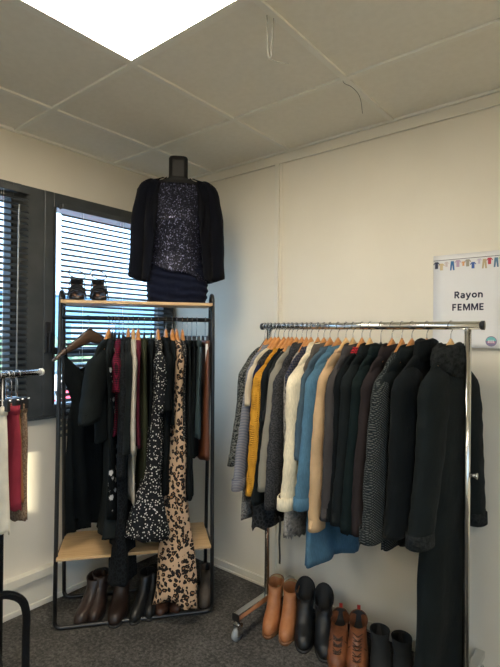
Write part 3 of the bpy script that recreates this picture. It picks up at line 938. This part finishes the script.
g2(412, 'orange wooden hanger just left of the stand collar coat', 'plain_black_jacket', 'thin black jacket squeezed between textured jacket and stand collar coat', 'jacket', .8, fabric('plain', BLK2), 'wood', 8,
   sw=.205, bw=.185, th=.02, hth=.024, sleeve=(.6, .055, .03, .02), seed=54, collar='coat')
g2(427, 'orange wooden hanger hidden inside the stand collar coat', 'stand_collar_coat', 'black coat with a tall stand collar, second from the right', 'coat', .86, fabric('velvet', BLK), 'wood', 12,
   sw=.21, bw=.2, th=.034, hth=.04, sleeve=(.64, .062, .045, .025), seed=55, collar='stand')
g2(452, 'pale wooden hanger above the long wool coat, rightmost on the rail', 'long_wool_coat', 'long black wool coat with fluffy collar and cuffs, rightmost on the rack', 'coat', 1.42, fabric('velvet', (.008, .011, .0115)), 'pale', 12,
   sw=.175, bw=.15, ww=.145, hw=.17, th=.042, hth=.045, shifty=-.03, folds=.010, sleeve=(.66, .06, .045, .02, 1, fabric('shaggy', (.006, .007, .008), (.03, .034, .034))), seed=56, collar='fur',
   cmat=fabric('shaggy', (.006, .007, .008), (.03, .034, .034)))
# scarf tie strip dangling below the shaggy cardigan
s = MB()
R = []
for i in range(16):
    t = i / 15
    R.append([Vector((.016 * (1 - .3 * t) * cos(a) + .006 * sin(9 * t), .004 * sin(a), -.22 * t)) for a in [2 * pi * k / 10 for k in range(10)]])
s.rings(R)
o = s.build('scarf', fabric('shaggy', (.02, .022, .022), (.09, .09, .085)))
o.location = (1.19, -.37, .60)
o.rotation_euler = (0, 0, -.7)
tag(o, 'dark fringed scarf end dangling under the shaggy grey cardigan', 'scarf')

# ------------------------------------------------------------------ SMALL RAIL at left edge
r3 = thing('garment_rack', 'small garment rack with silver rail and black bent tube foot at the left edge', 'garment rack', (.66, -1.45, 0), radians(107))
# local x runs along the rail towards the corner
MB().tube([(-.75, 0, 1.307), (.205, 0, 1.307)], .0125, 16).build('hanging_rail', M['chrome'], r3)
MB().cyl((.203, 0, 1.307), .0145, .012, 16, axis='X').build('end_cap', M['white_plastic'], r3)
MB().tube([(.022, 0, .25), (.022, 0, 1.296)], .0115, 14).build('post', M['gloss_black'], r3)
MB().tube([(-.7, 0, .25), (-.7, 0, 1.296)], .0115, 14).build('post', M['gloss_black'], r3)
MB().tube(smooth_path([(-.04, -.01, .49), (.03, -.01, .485), (.12, -.01, .42), (.15, .0, .34), (.165, .02, .25), (.167, .022, .15), (.167, .022, .045)], 2), .0155, 14).build('bent_foot', M['gloss_black'], r3)
MB().tube(smooth_path([(-.06, -.01, .47), (-.12, -.15, .42), (-.14, -.2, .25), (-.14, -.21, .02)], 2), .0155, 14).build('bent_foot', M['gloss_black'], r3)
MB().tube(smooth_path([(-.7, .2, .02), (-.7, .16, .4), (-.7, -.16, .4), (-.7, -.2, .02)], 2), .0155, 14).build('bent_foot', M['gloss_black'], r3)
MB().tube([(-.7, 0, .42), (0, 0, .45)], .0115, 12).build('cross_bar', M['gloss_black'], r3)
MB().cyl((.167, .022, .0), .02, .05, 16).build('foot_cap', M['rubber'], r3)

def p3(u): return Vector((.66 + cos(radians(107)) * u, -1.45 + sin(radians(107)) * u, 1.307))
A3 = radians(107 - 90)
for u, lb, nm, c, mt, L, hwid in ((.006, 'cream trousers at the left edge of the photo', 'trousers', 'trousers', fabric('plain', (.62, .57, .46)), .58, .048),
                   (.042, 'dark red trousers left of the tan tweed skirt', 'trousers', 'trousers', fabric('plain', (.22, .02, .035)), .50, .075),
                   (.064, 'rust brown skirt between the red trousers and the tan tweed skirt', 'skirt', 'skirt', fabric('plain', (.28, .12, .04)), .49, .05),
                   (.092, 'tan brown tweed skirt, last on the small rail', 'skirt', 'skirt', fabric('speckle', (.14, .085, .05), (.25, .17, .11), 1.5), .56, .055)):
    hanger('steel clip hanger holding the ' + lb.split(' at')[0].split(' left')[0].split(' between')[0].split(',')[0], p3(u), A3, 'clip', .0125, 'hangers on the small rail', 0, .05)
    garment(nm, lb, c, p3(u), A3, L, mt, sw=.1, bw=hwid, hw=hwid * 1.1, th=.012, hth=.02, folds=.005, seed=60 + int(u * 100), band=True)
#PART3

# ------------------------------------------------------------------ MANNEQUIN on the top shelf
ZS = 1.634
mq = thing('mannequin', 'headless black mannequin torso wearing blazer over sequinned dress, on the top shelf', 'mannequin', r1(.585, .0, ZS), RZ1 - radians(4))
mq.scale = (.95, .95, 1)
# local front is -y
def ell(w, h, z, cx=0, cy=0, n=64, p=.85):
    return [Vector((cx + w * sgnp(cos(2 * pi * k / n), p), cy + h * sgnp(sin(2 * pi * k / n), p), z)) for k in range(n)]

def interp(keys, z):
    return lerp_keys(sorted(keys, reverse=True), z)

TORSO = [(0.0, .155, .085, 0), (.08, .163, .095, 0), (.16, .155, .092, 0), (.26, .128, .08, 0), (.36, .138, .088, -.004), (.44, .155, .102, -.012), (.53, .165, .085, 0), (.60, .178, .062, .004), (.64, .182, .055, .006), (.655, .165, .048, .008), (.668, .115, .045, .01), (.676, .075, .045, .01), (.685, .056, .048, .01)]
RR = []
for i in range(56):
    z = .685 * i / 55
    w, h_, cy = interp(TORSO, z)
    RR.append(ell(w, h_, z, 0, cy))
R_ = RR + [ell(.054, .05, .70, 0, .01), ell(.054, .05, .79, 0, .01, p=.6), ell(.05, .046, .797, 0, .01, p=.6)]
MB().rings(R_).build('torso', noisy('mannequin_black', (.0035, .0035, .004), (.005, .005, .0055), 20, .75), mq)
MB().box((-.034, -.0425, .685), (.034, -.038, .775)).build('neck_plate', base_mat('neck_plate', (.009, .008, .007), .6), mq, bevel=.002)
# ruched skirt
RR = []
n = 96
for i in range(60):
    t = i / 59
    z = -.0 + .30 * t
    w, h_, cy = interp(TORSO, z)
    ring = []
    for k in range(n):
        a = 2 * pi * k / n
        x = (w + .010) * sgnp(cos(a), .85)
        y = cy + (h_ + .010) * sgnp(sin(a), .85)
        ph = z * 150 + x * 22 + 3 * noise.noise(Vector((x * 7, z * 10, a)))
        d = .0036 * sin(ph) + .006 * noise.noise(Vector((x * 20, z * 60, 3)))
        l = sqrt(x * x + y * y)
        ring.append(Vector((x + x / l * d, y + y / l * d, max(z, .001) + .004 * sin(x * 20) * (0 if t < .03 else 1))))
    RR.append(ring)
MB().rings(RR, False, False).build('skirt', fabric('velvet', (.005, .007, .018)), mq, solid=.002)
# sequinned top
RR = []
for i in range(40):
    t = i / 39
    z = .16 + .485 * t
    w, h_, cy = interp(TORSO, z)
    ring = []
    for k in range(n):
        a = 2 * pi * k / n
        x = (w + .016 - .008 * t) * sgnp(cos(a), .85)
        y = cy + (h_ + .016 - .006 * t) * sgnp(sin(a), .85)
        l = sqrt(x * x + y * y)
        d = .003 * noise.noise(Vector((x * 14, y * 14, z * 9)))
        hem = (.045 * (x / .16) - .01 * sin(x * 30)) * max(0, 1 - t * 5) if i < 9 else 0
        ring.append(Vector((x + x / l * d, y + y / l * d, z - hem)))
    RR.append(ring)
MB().rings(RR, False, False).build('sequin_top', fabric('sequin', (.004, .005, .014), (.20, .21, .32)), mq, solid=.0015)
# blazer: open front shell
RR = []
jn = 60
for i in range(46):
    t = i / 45
    z = .12 + .555 * t
    w, h_, cy = interp(TORSO, z)
    fl_ = .024 + .02 * (1 - t) ** 2
    w = max(w, .158) if z < .6 else w
    if z > .50: w += .014 * max(0, 1 - abs(z - .61) / .07)
    oh = radians(46 - 20 * t - 6 * max(0, (t - .75) / .25))
    if t > .93: oh = radians(22 + 22 * (t - .93) / .07)
    ring = []
    for k in range(jn):
        a = -pi / 2 + oh + (2 * pi - 2 * oh) * k / (jn - 1)
        x = (w + fl_) * sgnp(cos(a), .85)
        y = cy + (h_ + fl_ * .8) * sgnp(sin(a), .85)
        d = .006 * noise.noise(Vector((x * 9, z * 5, a))) * (1 - t * .5)
        ring.append(Vector((x * (1 + d * 3), y + d, z)))
    RR.append(ring)
bz = MB().rings(RR, False, False, closed=False).build('blazer', fabric('velvet', (.0028, .0035, .007)), mq, solid=.004)
# lapels follow the front edges
for side in (0, -1):
    R = []
    for i in range(20, 46):
        e = RR[i][side]
        t = (i - 20) / 25
        wl_ = .012 + .034 * sin(pi * min(1, t * 1.05)) * (1 if t < .75 else .8)
        sx = 1 if e.x > 0 else -1
        dirx = Vector((sx, .55, 0)).normalized()
        out = Vector((sx * .35, -1, 0)).normalized()
        R.append([e + out * .003, e + out * .009 + dirx * wl_ * .5, e + dirx * wl_ + out * .004])
    MB().rings(R, False, False, closed=False).build('lapel', fabric('plain', (.004, .0045, .007)), bz, solid=.003)
for sx in (-1, 1):
    pts, rs = [], []
    m_ = 22
    R = []
    for i in range(m_ + 1):
        t = i / m_
        z = .652 - .522 * t
        cx = sx * (.178 + .028 * min(1, t * 3) + .028 * t)
        cy = .0 - .02 * t
        cap = min(1, .86 + t / .12)
        rx_ = (.046 - .008 * t) * cap
        ry_ = (.062 - .012 * t) * cap
        ring = []
        for k in range(28):
            a = 2 * pi * k / 28
            s_ = 1 + .1 * noise.noise(Vector((cos(a) * 1.5 + sx * 3, sin(a) * 1.5, z * 14))) + .05 * noise.noise(Vector((cos(a) * 2, sin(a) * 2, z * 40 + sx)))
            ring.append(Vector((cx + rx_ * cos(a) * s_, cy + ry_ * sin(a) * s_, z - (sx * rx_ * cos(a)) * .5 * max(0, 1 - t * 5) + (.012 * cos(a) * sx if t > .95 else 0))))
        R.append(ring)
    e = R[-1]
    c = sum(e, Vector()) / len(e)
    R.append([c + (p - c) * .85 for p in e])
    R.append([c + (p - c) * .8 + Vector((0, 0, .06)) for p in e])
    MB().rings(R).build('sleeve', fabric('velvet', (.0028, .0035, .007)), bz)
MB().rings([(lambda rr: rr[59:] + rr[:38])(ell(.068 + q, .055 + q * .7, .66 + zz, 0, .014)) for q, zz in ((.012, -.01), (.0, .018), (.006, .024), (.022, .01), (.03, -.03))], False, False, closed=False).build('back_collar', fabric('plain', (.004, .0045, .007)), bz, solid=.003)

# ------------------------------------------------------------------ SHOES
def foot_outline(L, Wd, k, n=32, heelw=.74):
    """egg outline point k: toe +x"""
    a = 2 * pi * k / n
    u = .5 + .5 * cos(a)               # 0 heel .. 1 toe
    wid = Wd / 2 * (heelw + (1 - heelw) * min(1, u / .65)) if u < .65 else Wd / 2
    return u, wid * sgnp(sin(a), .85)

def boot(name, label, loc, ang, mat, L=.25, Wd=.085, shaft=.2, heel=.04, shx=.06, shy=.042, topcut=.0, slouch=0, sole=None, smat=None, laces=None, tab=None,
         group=None, lean=0, zipc=None, lining=None, pointy=0, flare=0, fold=0):
    r = thing(name, label, 'boot', loc, ang, group)
    n = 36
    hz = lambda x: heel * (1 if x < .28 * L else (1 - min(1, (x - .28 * L) / (.36 * L))) ** 1.6)
    th = .012
    lv = [(0, 0, 1.0, 1.0), (.012, -.002, 1.005, 1.03), (.03, 0, .99, 1.0), (.042, .002, .95, .97), (.052, .004, .87, .93), (.062, .005, .77, .9), (.075, .006, .68, .88), (.09, .006, .60, .86), (.105, .006, .545, .86), (.12, .006, .51, .87)]
    lv = [l for l in lv if l[0] < shaft]
    R = []
    def ring(z, x0, x1, wk, rnd=0.0):
        out = []
        for k in range(n):
            u, y = foot_outline(L, Wd, k, n)
            x = x0 + (x1 - x0) * u
            y *= wk * (1 - pointy * max(0, u - .6))
            if rnd:
                a = 2 * pi * k / n
                cx, rx = (x0 + x1) / 2, (x1 - x0) / 2
                x = x * (1 - rnd) + (cx + rx * cos(a)) * rnd
                y = y * (1 - rnd) + shy * wk * sin(a) * rnd
            sh = hz(x) * max(0, 1)
            out.append(Vector((x, y, z + th + sh)))
        return out
    for z, x0, x1, wk in lv:
        rd = 0 if z < .05 else min(1, (z - .05) / .06)
        R.append(ring(z, x0, L * x1, wk, rd))
    zt = lv[-1][0]
    xf = L * lv[-1][2]
    x0b = .006
    k_ = 0
    while zt < shaft - 1e-4:
        zt = min(shaft, zt + .011)
        t = (zt - lv[-1][0]) / max(1e-3, shaft - lv[-1][0])
        xc = (xf + x0b) / 2
        half = (xf - x0b) / 2 * (1 - t) + shx * t
        xc = xc * (1 - t) + (shx + .002 - flare) * t + lean * t * t
        wk = .9 + .15 * t + flare * 4 * t
        rg = ring(zt, xc - half, xc + half, wk, 1)
        for k, p in enumerate(rg):
            p.z = zt + th + heel
            a = 2 * pi * k / n
            if slouch:
                d = slouch * (sin(zt * 110 + 2 * sin(a)) * .6 + noise.noise(Vector((cos(a) * 1.5, sin(a) * 1.5, zt * 30 + loc[0] * 9))))
                p.x += d * cos(a); p.y += d * sin(a)
            p.z += topcut * cos(a) * t - (.35 * abs(topcut) * t)
        R.append(rg)
    # creases across the instep
    for i, rg in enumerate(R[2:9]):
        for p in rg:
            p.z += .0015 * sin(p.x * 240)
    top = R[-1]
    c = sum(top, Vector()) / n
    MB().rings(R + [[c + (p - c) * .9 + Vector((0, 0, .0)) for p in top]], True, False).build('upper', mat, r)
    lin = lining or M['rubber']
    MB().rings([[c + (p - c) * .92 + Vector((0, 0, -.001)) for p in top], [c + (p - c) * .86 + Vector((0, 0, -.05)) for p in top], [c + (p - c) * .8 + Vector((0, 0, -shaft * .55)) for p in top]], False, True).build('lining', lin, r)
    smat = smat or M['rubber']
    sr = []
    for dz, k2 in ((0, .98), (0.0, 1.03), (th, 1.03), (th + .001, .98)):
        rg = ring(-th, 0, L, 1)
        cc = Vector((L / 2, 0, 0))
        sr.append([Vector((cc.x + (p.x - cc.x) * k2, p.y * k2, p.z + dz)) for p in rg])
    MB().rings(sr).build('sole', smat, r)
    if heel > .008:
        R2 = []
        for z, kk in ((0, .86), (heel + .002, 1.0)):
            R2.append([Vector((.002 + (.3 * L) * (.5 + .5 * cos(a)) * kk + (1 - kk) * .01, Wd * .36 * kk * sgnp(sin(a), .6), z)) for a in [2 * pi * k / 20 for k in range(20)]])
        MB().rings(R2).build('heel', smat, r)
    if laces:
        for i in range(6):
            t = i / 5
            zz = .05 + th + (shaft - .065) * t * .95
            # front surface x at this height
            xs = max((p.x for rg in R for p in rg if abs(p.z - zz - heel * .2) < .012), default=.1)
            wv = .017 + .004 * t
            o_ = MB()
            o_.tube(smooth_path([(xs - .014, -wv, zz), (xs + .004, 0, zz + .006), (xs - .014, wv, zz + .014)]), .0023, 6)
            o_.tube(smooth_path([(xs - .014, wv, zz), (xs + .004, 0, zz + .007), (xs - .014, -wv, zz + .014)]), .0023, 6)
            o_.build('lace', laces, r)
        xs = .55 * L
        MB().tube(smooth_path([(xs, 0, .1), (xs + .02, .03, .085), (xs + .005, .045, .065), (xs - .01, .02, .09), (xs, 0, .1)]), .002, 6).tube(smooth_path([(xs, 0, .1), (xs + .02, -.03, .085), (xs + .005, -.045, .065), (xs - .01, -.02, .09), (xs, 0, .1)]), .002, 6).build('lace_bow', laces, r)
    if tab:
        b0 = min(top, key=lambda p: p.x)
        MB().box((b0.x - .004, -.008, b0.z - .02), (b0.x + .001, .008, b0.z + .018)).build('pull_tab', tab, r)
    if zipc:
        MB().box((.055, shy * .95, .06 + heel), (.060, shy * 1.06, shaft + heel - .01)).build('zip', zipc, r)
    return r

def leather(nm, c1, c2, rough=.4, bump=.15):
    return noisy(nm, c1, c2, 22, rough, bump, .002)

TAN = leather('tan_leather', (.34, .125, .045), (.42, .17, .065), .48)
TANL = noisy('beige_lining', (.36, .25, .12), (.44, .32, .17), 40, .9)
BKL = leather('black_leather', (.006, .007, .008), (.012, .013, .014), .42)
BKS = leather('black_suede', (.006, .0075, .008), (.010, .012, .0125), .9)
BRL = leather('worn_cognac_leather', (.15, .048, .018), (.24, .085, .032), .45, .3)
DBR = leather('dark_brown_leather', (.018, .010, .008), (.04, .023, .017), .4, .3)
cd = radians(-56)
def toe(x, y, ang, L): return (x - cos(ang) * L, y - sin(ang) * L, 0)
def B(name, label, tx, ty, deg, mat, L=.25, **kw):
    a = radians(deg)
    kw['group'] = 'footwear under the chrome rack' if tx > 1 else 'footwear under the left rack'
    return boot(name, label, toe(tx, ty, a, L), a, mat, L=L, **kw)

B('ankle_boot', 'tan leather ankle boot nearest the rack castor, left of its pair', 1.130, -.385, -68, TAN, L=.235, Wd=.084, shaft=.138, heel=.045, lining=TANL, smat=noisy('stacked_heel', (.2, .09, .04), (.26, .12, .05), 20), shx=.052, shy=.04, topcut=-.012, flare=.004, slouch=.002)
B('ankle_boot', 'tan leather ankle boot on the right of its pair, beside the black boots', 1.222, -.372, -66, TAN, L=.235, Wd=.084, shaft=.135, heel=.045, lining=TANL, smat=noisy('stacked_heel', (.2, .09, .04), (.26, .12, .05), 20), shx=.052, shy=.04, topcut=-.012, flare=.004, slouch=.002)
B('ankle_boot', 'black ankle boot with shiny toe directly right of the tan boots', 1.322, -.362, -60, BKL, L=.26, Wd=.095, shaft=.158, heel=.04, shx=.064, shy=.047, topcut=-.034, slouch=.003)
B('ankle_boot', 'black ankle boot with high pointed back, beside the cognac laced boots', 1.432, -.352, -58, BKL, L=.26, Wd=.095, shaft=.153, heel=.04, shx=.064, shy=.047, topcut=-.038, slouch=.003)
B('laced_boot', 'worn cognac laced boot with red pull tab, left of its pair', 1.505, -.385, -66, BRL, L=.27, Wd=.1, shaft=.098, heel=.022, shx=.052, shy=.042, laces=base_mat('dark_laces', (.07, .035, .02), .8), tab=base_mat('red_tab', (.4, .03, .02), .7), topcut=-.018, smat=noisy('boot_sole', (.1, .05, .03), (.12, .06, .04), 20))
B('laced_boot', 'worn cognac laced boot with red pull tab, right of its pair', 1.595, -.375, -66, BRL, L=.27, Wd=.1, shaft=.118, heel=.022, shx=.052, shy=.042, laces=base_mat('dark_laces', (.07, .035, .02), .8), tab=base_mat('red_tab', (.4, .03, .02), .7), topcut=-.018, smat=noisy('boot_sole', (.1, .05, .03), (.12, .06, .04), 20))
B('ankle_boot', 'black suede ankle boot right of the cognac laced boots', 1.712, -.365, -62, BKS, L=.26, Wd=.096, shaft=.11, heel=.02, shx=.05, shy=.043)
B('ankle_boot', 'black suede ankle boot beside the long wool coat hem', 1.805, -.345, -62, BKS, L=.26, Wd=.096, shaft=.105, heel=.02, shx=.05, shy=.043)

# below the left rack
B('slouch_boot', 'dark brown slouchy boot at the left end under the lower shelf', .352, -.925, -62, DBR, L=.26, Wd=.096, shaft=.135, heel=.02, shx=.066, shy=.048, slouch=.007, lean=-.01)
B('slouch_boot', 'dark brown boot leaning behind the leftmost slouchy boot', .395, -.865, -48, DBR, L=.24, Wd=.08, shaft=.145, heel=.02, shx=.06, shy=.043, slouch=.007, lean=-.01)
B('tall_boot', 'taller dark brown wrinkled boot, third from the left under the shelf', .492, -.812, -50, DBR, L=.26, Wd=.096, shaft=.225, heel=.025, shx=.064, shy=.048, slouch=.008, lean=-.03)
B('ankle_boot', 'black boot left of its pair, under the lace dress', .545, -.735, -62, BKL, L=.25, Wd=.08, shaft=.14, heel=.03, shx=.055, shy=.04, slouch=.004)
B('ankle_boot', 'black boot right of its pair, beside the brown heeled pumps', .583, -.662, -48, BKL, L=.25, Wd=.08, shaft=.14, heel=.03, shx=.055, shy=.04, slouch=.004)
B('ankle_boot', 'greyish brown boot at the right end under the lower shelf', .735, -.415, -50, leather('taupe_leather', (.06, .045, .035), (.09, .07, .055), .5), L=.23, Wd=.08, shaft=.11, heel=.03, shx=.05, shy=.038)

def pump(label, tx, ty, deg, mat, L=.225):
    a = radians(deg)
    r = thing('heeled_shoe', label, 'shoe', toe(tx, ty, a, L), a, 'footwear under the left rack')
    n = 36
    heel = .06
    hz = lambda x: heel * (1 if x < .2 * L else (1 - min(1, (x - .2 * L) / (.5 * L))) ** 1.4)
    R = []
    for z, k in ((0, 1), (.012, 1.04), (.028, 1.0), (.04, .93)):
        rg = []
        for q in range(n):
            u, y = foot_outline(L, .078, q, n, .7)
            x = L * u
            zz = z
            if u < .72: zz = z * (1 + .25 * (1 if u < .2 else 0))
            rg.append(Vector((L / 2 + (x - L / 2) * k, y * k, .01 + zz + hz(x))))
        R.append(rg)
    c = Vector((L * .4, 0, 0))
    R2 = list(R)
    # closed toe box, open behind it
    def inw(p, k, dz):
        u = p.x / L
        if u > .70: return Vector((p.x - (p.x - .7 * L) * (1 - k) * .9, p.y * k, p.z + dz))
        return Vector((p.x, p.y * .93, p.z - .022 * (1 - k)))
    R2.append([inw(p, .6, .009) for p in R[-1]])
    R2.append([inw(p, .15, .011) for p in R[-1]])
    MB().rings(R2, True, False).build('upper', mat, r)
    MB().rings([[Vector((p.x * .96 + .004, p.y * .9, p.z - .02)) for p in R[-1]]], True, False)
    sm = MB()
    rg = [Vector((L / 2 + (p.x - L / 2) * .95, p.y * .9, p.z + .006)) for p in R[0]]
    sm.rings([rg, [p + Vector((0, 0, .002)) for p in rg]])
    sm.build('insole', M['rubber'], r)
    MB().rings([[p + Vector((0, 0, -.01)) for p in R[0]], R[0]]).build('sole', M['rubber'], r)
    MB().cyl((.03, 0, 0), .017, heel + .004, 16, .024).build('heel', mat, r)
    MB().tube([(L * .5, .034 * cos(a_), .04 + hz(L * .5) + .018 * sin(a_)) for a_ in [pi * k / 10 for k in range(11)]], .005, 8).build('strap', mat, r)
    return r

PB = leather('brown_shoe_leather', (.06, .026, .016), (.09, .042, .026), .3)
pump('brown leather heeled shoe with strap, under the dotted dress hem', .610, -.612, -50, PB)
pump('brown leather heeled shoe below the leopard dress hem', .662, -.535, -28, PB)

# heeled sandals on the top shelf
def sandal(label, s, n0, dang):
    a = TH1 + radians(dang)
    p = r1(s, n0, ZS)
    L = .2
    r = thing('heeled_sandal', label, 'sandal', (p.x - cos(a) * L, p.y - sin(a) * L, ZS), a, 'sandals on the top shelf')
    heel = .075
    hz = lambda x: heel * (1 if x < .22 * L else (1 - min(1, (x - .22 * L) / (.5 * L))) ** 1.3)
    nn = 32
    def ol(k, z0, z1):
        return [[Vector((L / 2 + (L * foot_outline(L, .08, q, nn, .72)[0] - L / 2) * k, foot_outline(L, .08, q, nn, .72)[1] * k, z + hz(L * foot_outline(L, .08, q, nn, .72)[0]))) for q in range(nn)] for z in (z0, z1)]
    MB().rings(ol(1, 0, .018)).build('sole', M['plastic_black'], r)
    MB().rings(ol(.94, .0182, .0215)).build('insole', base_mat('insole_brown', (.16, .085, .055), .6), r)
    MB().box((.0, -.026, 0), (.042, .026, heel + .002)).build('heel', M['plastic_black'], r, bevel=.006)
    st = fabric('velvet', (.012, .013, .016))
    for x0, x1, hh, wv in ((.125, .158, .055, .044), (.152, .186, .042, .042)):
        R = []
        for k in range(15):
            t = pi * k / 14
            R.append([Vector((x, wv * cos(t), .010 + hz(x) + (hh + (.012 if x == x0 else 0)) * sin(t) ** .7)) for x in (x0, (x0 + x1) / 2, x1)])
        MB().rings(R, False, False, closed=False).build('toe_strap', st, r, solid=.004)
    # heel cup and ankle strap loop
    R = []
    for k in range(13):
        t = pi / 2 + pi * k / 12
        R.append([Vector((.032 + .034 * cos(t), .03 * sin(t), z)) for z in (heel + .015, heel + .04, heel + .05)])
    MB().rings(R, False, False, closed=False).build('heel_cup', st, r, solid=.003)
    loop = [(.04 + .035 * cos(2 * pi * k / 24), .042 * sin(2 * pi * k / 24), heel + .072 + .020 * cos(2 * pi * k / 24 + .5)) for k in range(25)]
    MB().tube(loop, .0028, 6).tube(smooth_path([(.03, .03, heel + .04), (.07, .036, heel + .03), (.13, .04, .05)]), .0025, 6).tube(smooth_path([(.03, -.03, heel + .04), (.07, -.036, heel + .03), (.13, -.04, .05)]), .0025, 6).build('ankle_strap', st, r)
    MB().box((.055, -.044, heel + .055), (.07, -.038, heel + .07)).build('buckle', M['steel'], r)
    return r

sandal('black strappy heeled sandal on the top shelf, left of the two', sx1(79) , .115, 8)
sandal('black strappy heeled sandal on the top shelf, closer to the mannequin', sx1(98) + .01, .115, 8)

# ------------------------------------------------------------------ SIGN on the wall
sg = thing('wall_sign', 'white paper sign reading Rayon FEMME taped to the wall above the chrome rack', 'sign', (1.783, -.004, 1.42))
R = []
for i in range(21):
    t = i / 20
    z = .418 * t
    yy = -.0015 - .012 * (1 - t) ** 6
    R.append([Vector((x, yy - .003 * (1 - t) ** 4 * sin(x * 12), z)) for x in (0, .05, .1, .15, .2, .25, .297)])
MB().rings(R, False, False, closed=False).build('paper', noisy('sign_paper', (.74, .74, .74), (.78, .78, .78), 4, .4), sg, solid=.0006)
ink = base_mat('sign_ink', (.012, .014, .045), .6)
def stroke(mb, pts, w=.0060):
    """flat ribbon along a polyline in the paper's plane"""
    pts = [Vector((x, 0, z)) for x, z in pts]
    R = []
    for i_, p in enumerate(pts):
        t = (pts[min(i_ + 1, len(pts) - 1)] - pts[max(i_ - 1, 0)]).normalized()
        nrm = Vector((-t.z, 0, t.x)) * w / 2
        k_ = 1
        if 0 < i_ < len(pts) - 1:
            a_ = (pts[i_] - pts[i_ - 1]).normalized()
            k_ = 1 / max(.45, abs(a_.dot(t)))
        R.append([p - nrm * k_, p + nrm * k_])
    mb.rings(R, False, False, closed=False, smooth=False)

def arc(cx, cz, rx, rz, a0, a1, n=14):
    return [(cx + rx * cos(radians(a0 + (a1 - a0) * k / n)), cz + rz * sin(radians(a0 + (a1 - a0) * k / n))) for k in range(n + 1)]

def glyph(ch):
    C, X, h = .030, .022, .003           # cap height, x height, half stroke
    if ch == 'R': return [[(h, 0), (h, C)], [(h, C - h), (.011, C - h)] + arc(.011, C - .009, .007, .006, 90, -90) + [(h, C - .015)], [(.009, C - .015), (.0195, 0)]], .021
    if ch == 'a': return [arc(.0095, .0062, .0065, .0045, 0, 360, 20), [(.003, X - .0045), (.006, X - h)] + arc(.010, X - .0085, .006, .0055, 90, 0) + [(.016, 0)]], .019
    if ch == 'y': return [[(.0015, X), (.0098, .001)], [(.0185, X), (.0098, .001), (.0065, -.006), (.001, -.0072)]], .020
    if ch == 'o': return [arc(.0105, X / 2, .0078, X / 2 - h + .0002, 0, 360, 24)], .021
    if ch == 'n': return [[(h, 0), (h, X)], [(h, .012)] + arc(.0098, X - .0093, .0065, .0065, 170, 0) + [(.0163, 0)]], .0195
    if ch == 'F': return [[(h, 0), (h, C)], [(h, C - h), (.017, C - h)], [(h, C * .5), (.0155, C * .5)]], .0185
    if ch == 'E': return [[(h, 0), (h, C)], [(h, C - h), (.017, C - h)], [(h, C * .5), (.016, C * .5)], [(h, h), (.017, h)]], .019
    if ch == 'M': return [[(h, 0), (h, C)], [(.0045, C - .001), (.0145, .004), (.0245, C - .001)], [(.026, 0), (.026, C)]], .029

def text(body, cx, z, gap=.0042):
    wds = [glyph(c)[1] for c in body]
    x = cx - (sum(wds) + gap * (len(body) - 1)) / 2
    for c, wd in zip(body, wds):
        mb = MB()
        for q in glyph(c)[0]: stroke(mb, q)
        o = mb.build('letter', ink, sg, solid=.0006)
        o.location = (x, -.0030, z)
        x += wd + gap
text('Rayon', .152, .2200)
text('FEMME', .150, .1650)
MB().box((.0, -.0035, .394), (.297, -.0025, .396)).build('printed_line', base_mat('line_ink', (.02, .02, .02), .6), sg)
def flat(name, pts, col, y=-.0031):
    mb = MB()
    mb.rings([[Vector((x, y, z)) for x, z in pts], [Vector((x, y + .0006, z)) for x, z in pts]], smooth=False)
    mb.build(name, base_mat('print_' + name, col, .6), sg)
def tee(x, z, s=1.0, c=(.3, .3, .5)):
    flat('printed_garment', [(x + s * a, z + s * b) for a, b in ((-.006, 0), (-.006, -.022), (.006, -.022), (.006, 0), (.011, -.006), (.013, -.003), (.006, .006), (-.006, .006), (-.013, -.003), (-.011, -.006))], c)
def pants(x, z, s=1.0, c=(.05, .15, .4)):
    flat('printed_garment', [(x + s * a, z + s * b) for a, b in ((-.006, .005), (.006, .005), (.009, -.032), (.003, -.032), (0, -.008), (-.003, -.032), (-.009, -.032))], c)
tee(.014, .382, 1.1, (.02, .025, .06)); tee(.036, .374, 1.1, (.62, .5, .3)); tee(.058, .382, .8, (.6, .52, .52)); pants(.083, .382, 1.1, (.04, .16, .38))
tee(.107, .384, 1.1, (.5, .36, .5)); tee(.13, .378, .7, (.7, .35, .15)); tee(.148, .383, 1.1, (.36, .33, .26)); tee(.17, .37, 1.0, (.05, .12, .38)); tee(.195, .384, .8, (.55, .5, .6))
pants(.216, .38, 1.1, (.5, .4, .24)); tee(.236, .383, 1.0, (.5, .05, .08)); pants(.262, .382, 1.1, (.1, .2, .3)); tee(.282, .384, .9, (.4, .5, .3))
def disc(x, z, r_, col, y): flat('logo', [(x + r_ * cos(2 * pi * k / 28), z + r_ * sin(2 * pi * k / 28)) for k in range(28)], col, y)
disc(.247, .030, .022, (.25, .22, .35), -.0145)
flat('logo', [(.247 + .019 * cos(a), .032 + .017 * sin(a)) for a in [pi * k / 14 for k in range(15)]], (.2, .6, .58), -.0152)
flat('logo', [(.232, .022), (.262, .022), (.262, .030), (.232, .030)], (.6, .3, .45), -.0152)
for dx in (-.008, 0, .008):
    flat('logo', [(.245 + dx, .024), (.2485 + dx, .024), (.2485 + dx, .036), (.245 + dx, .036)], (.85, .85, .85), -.0158)
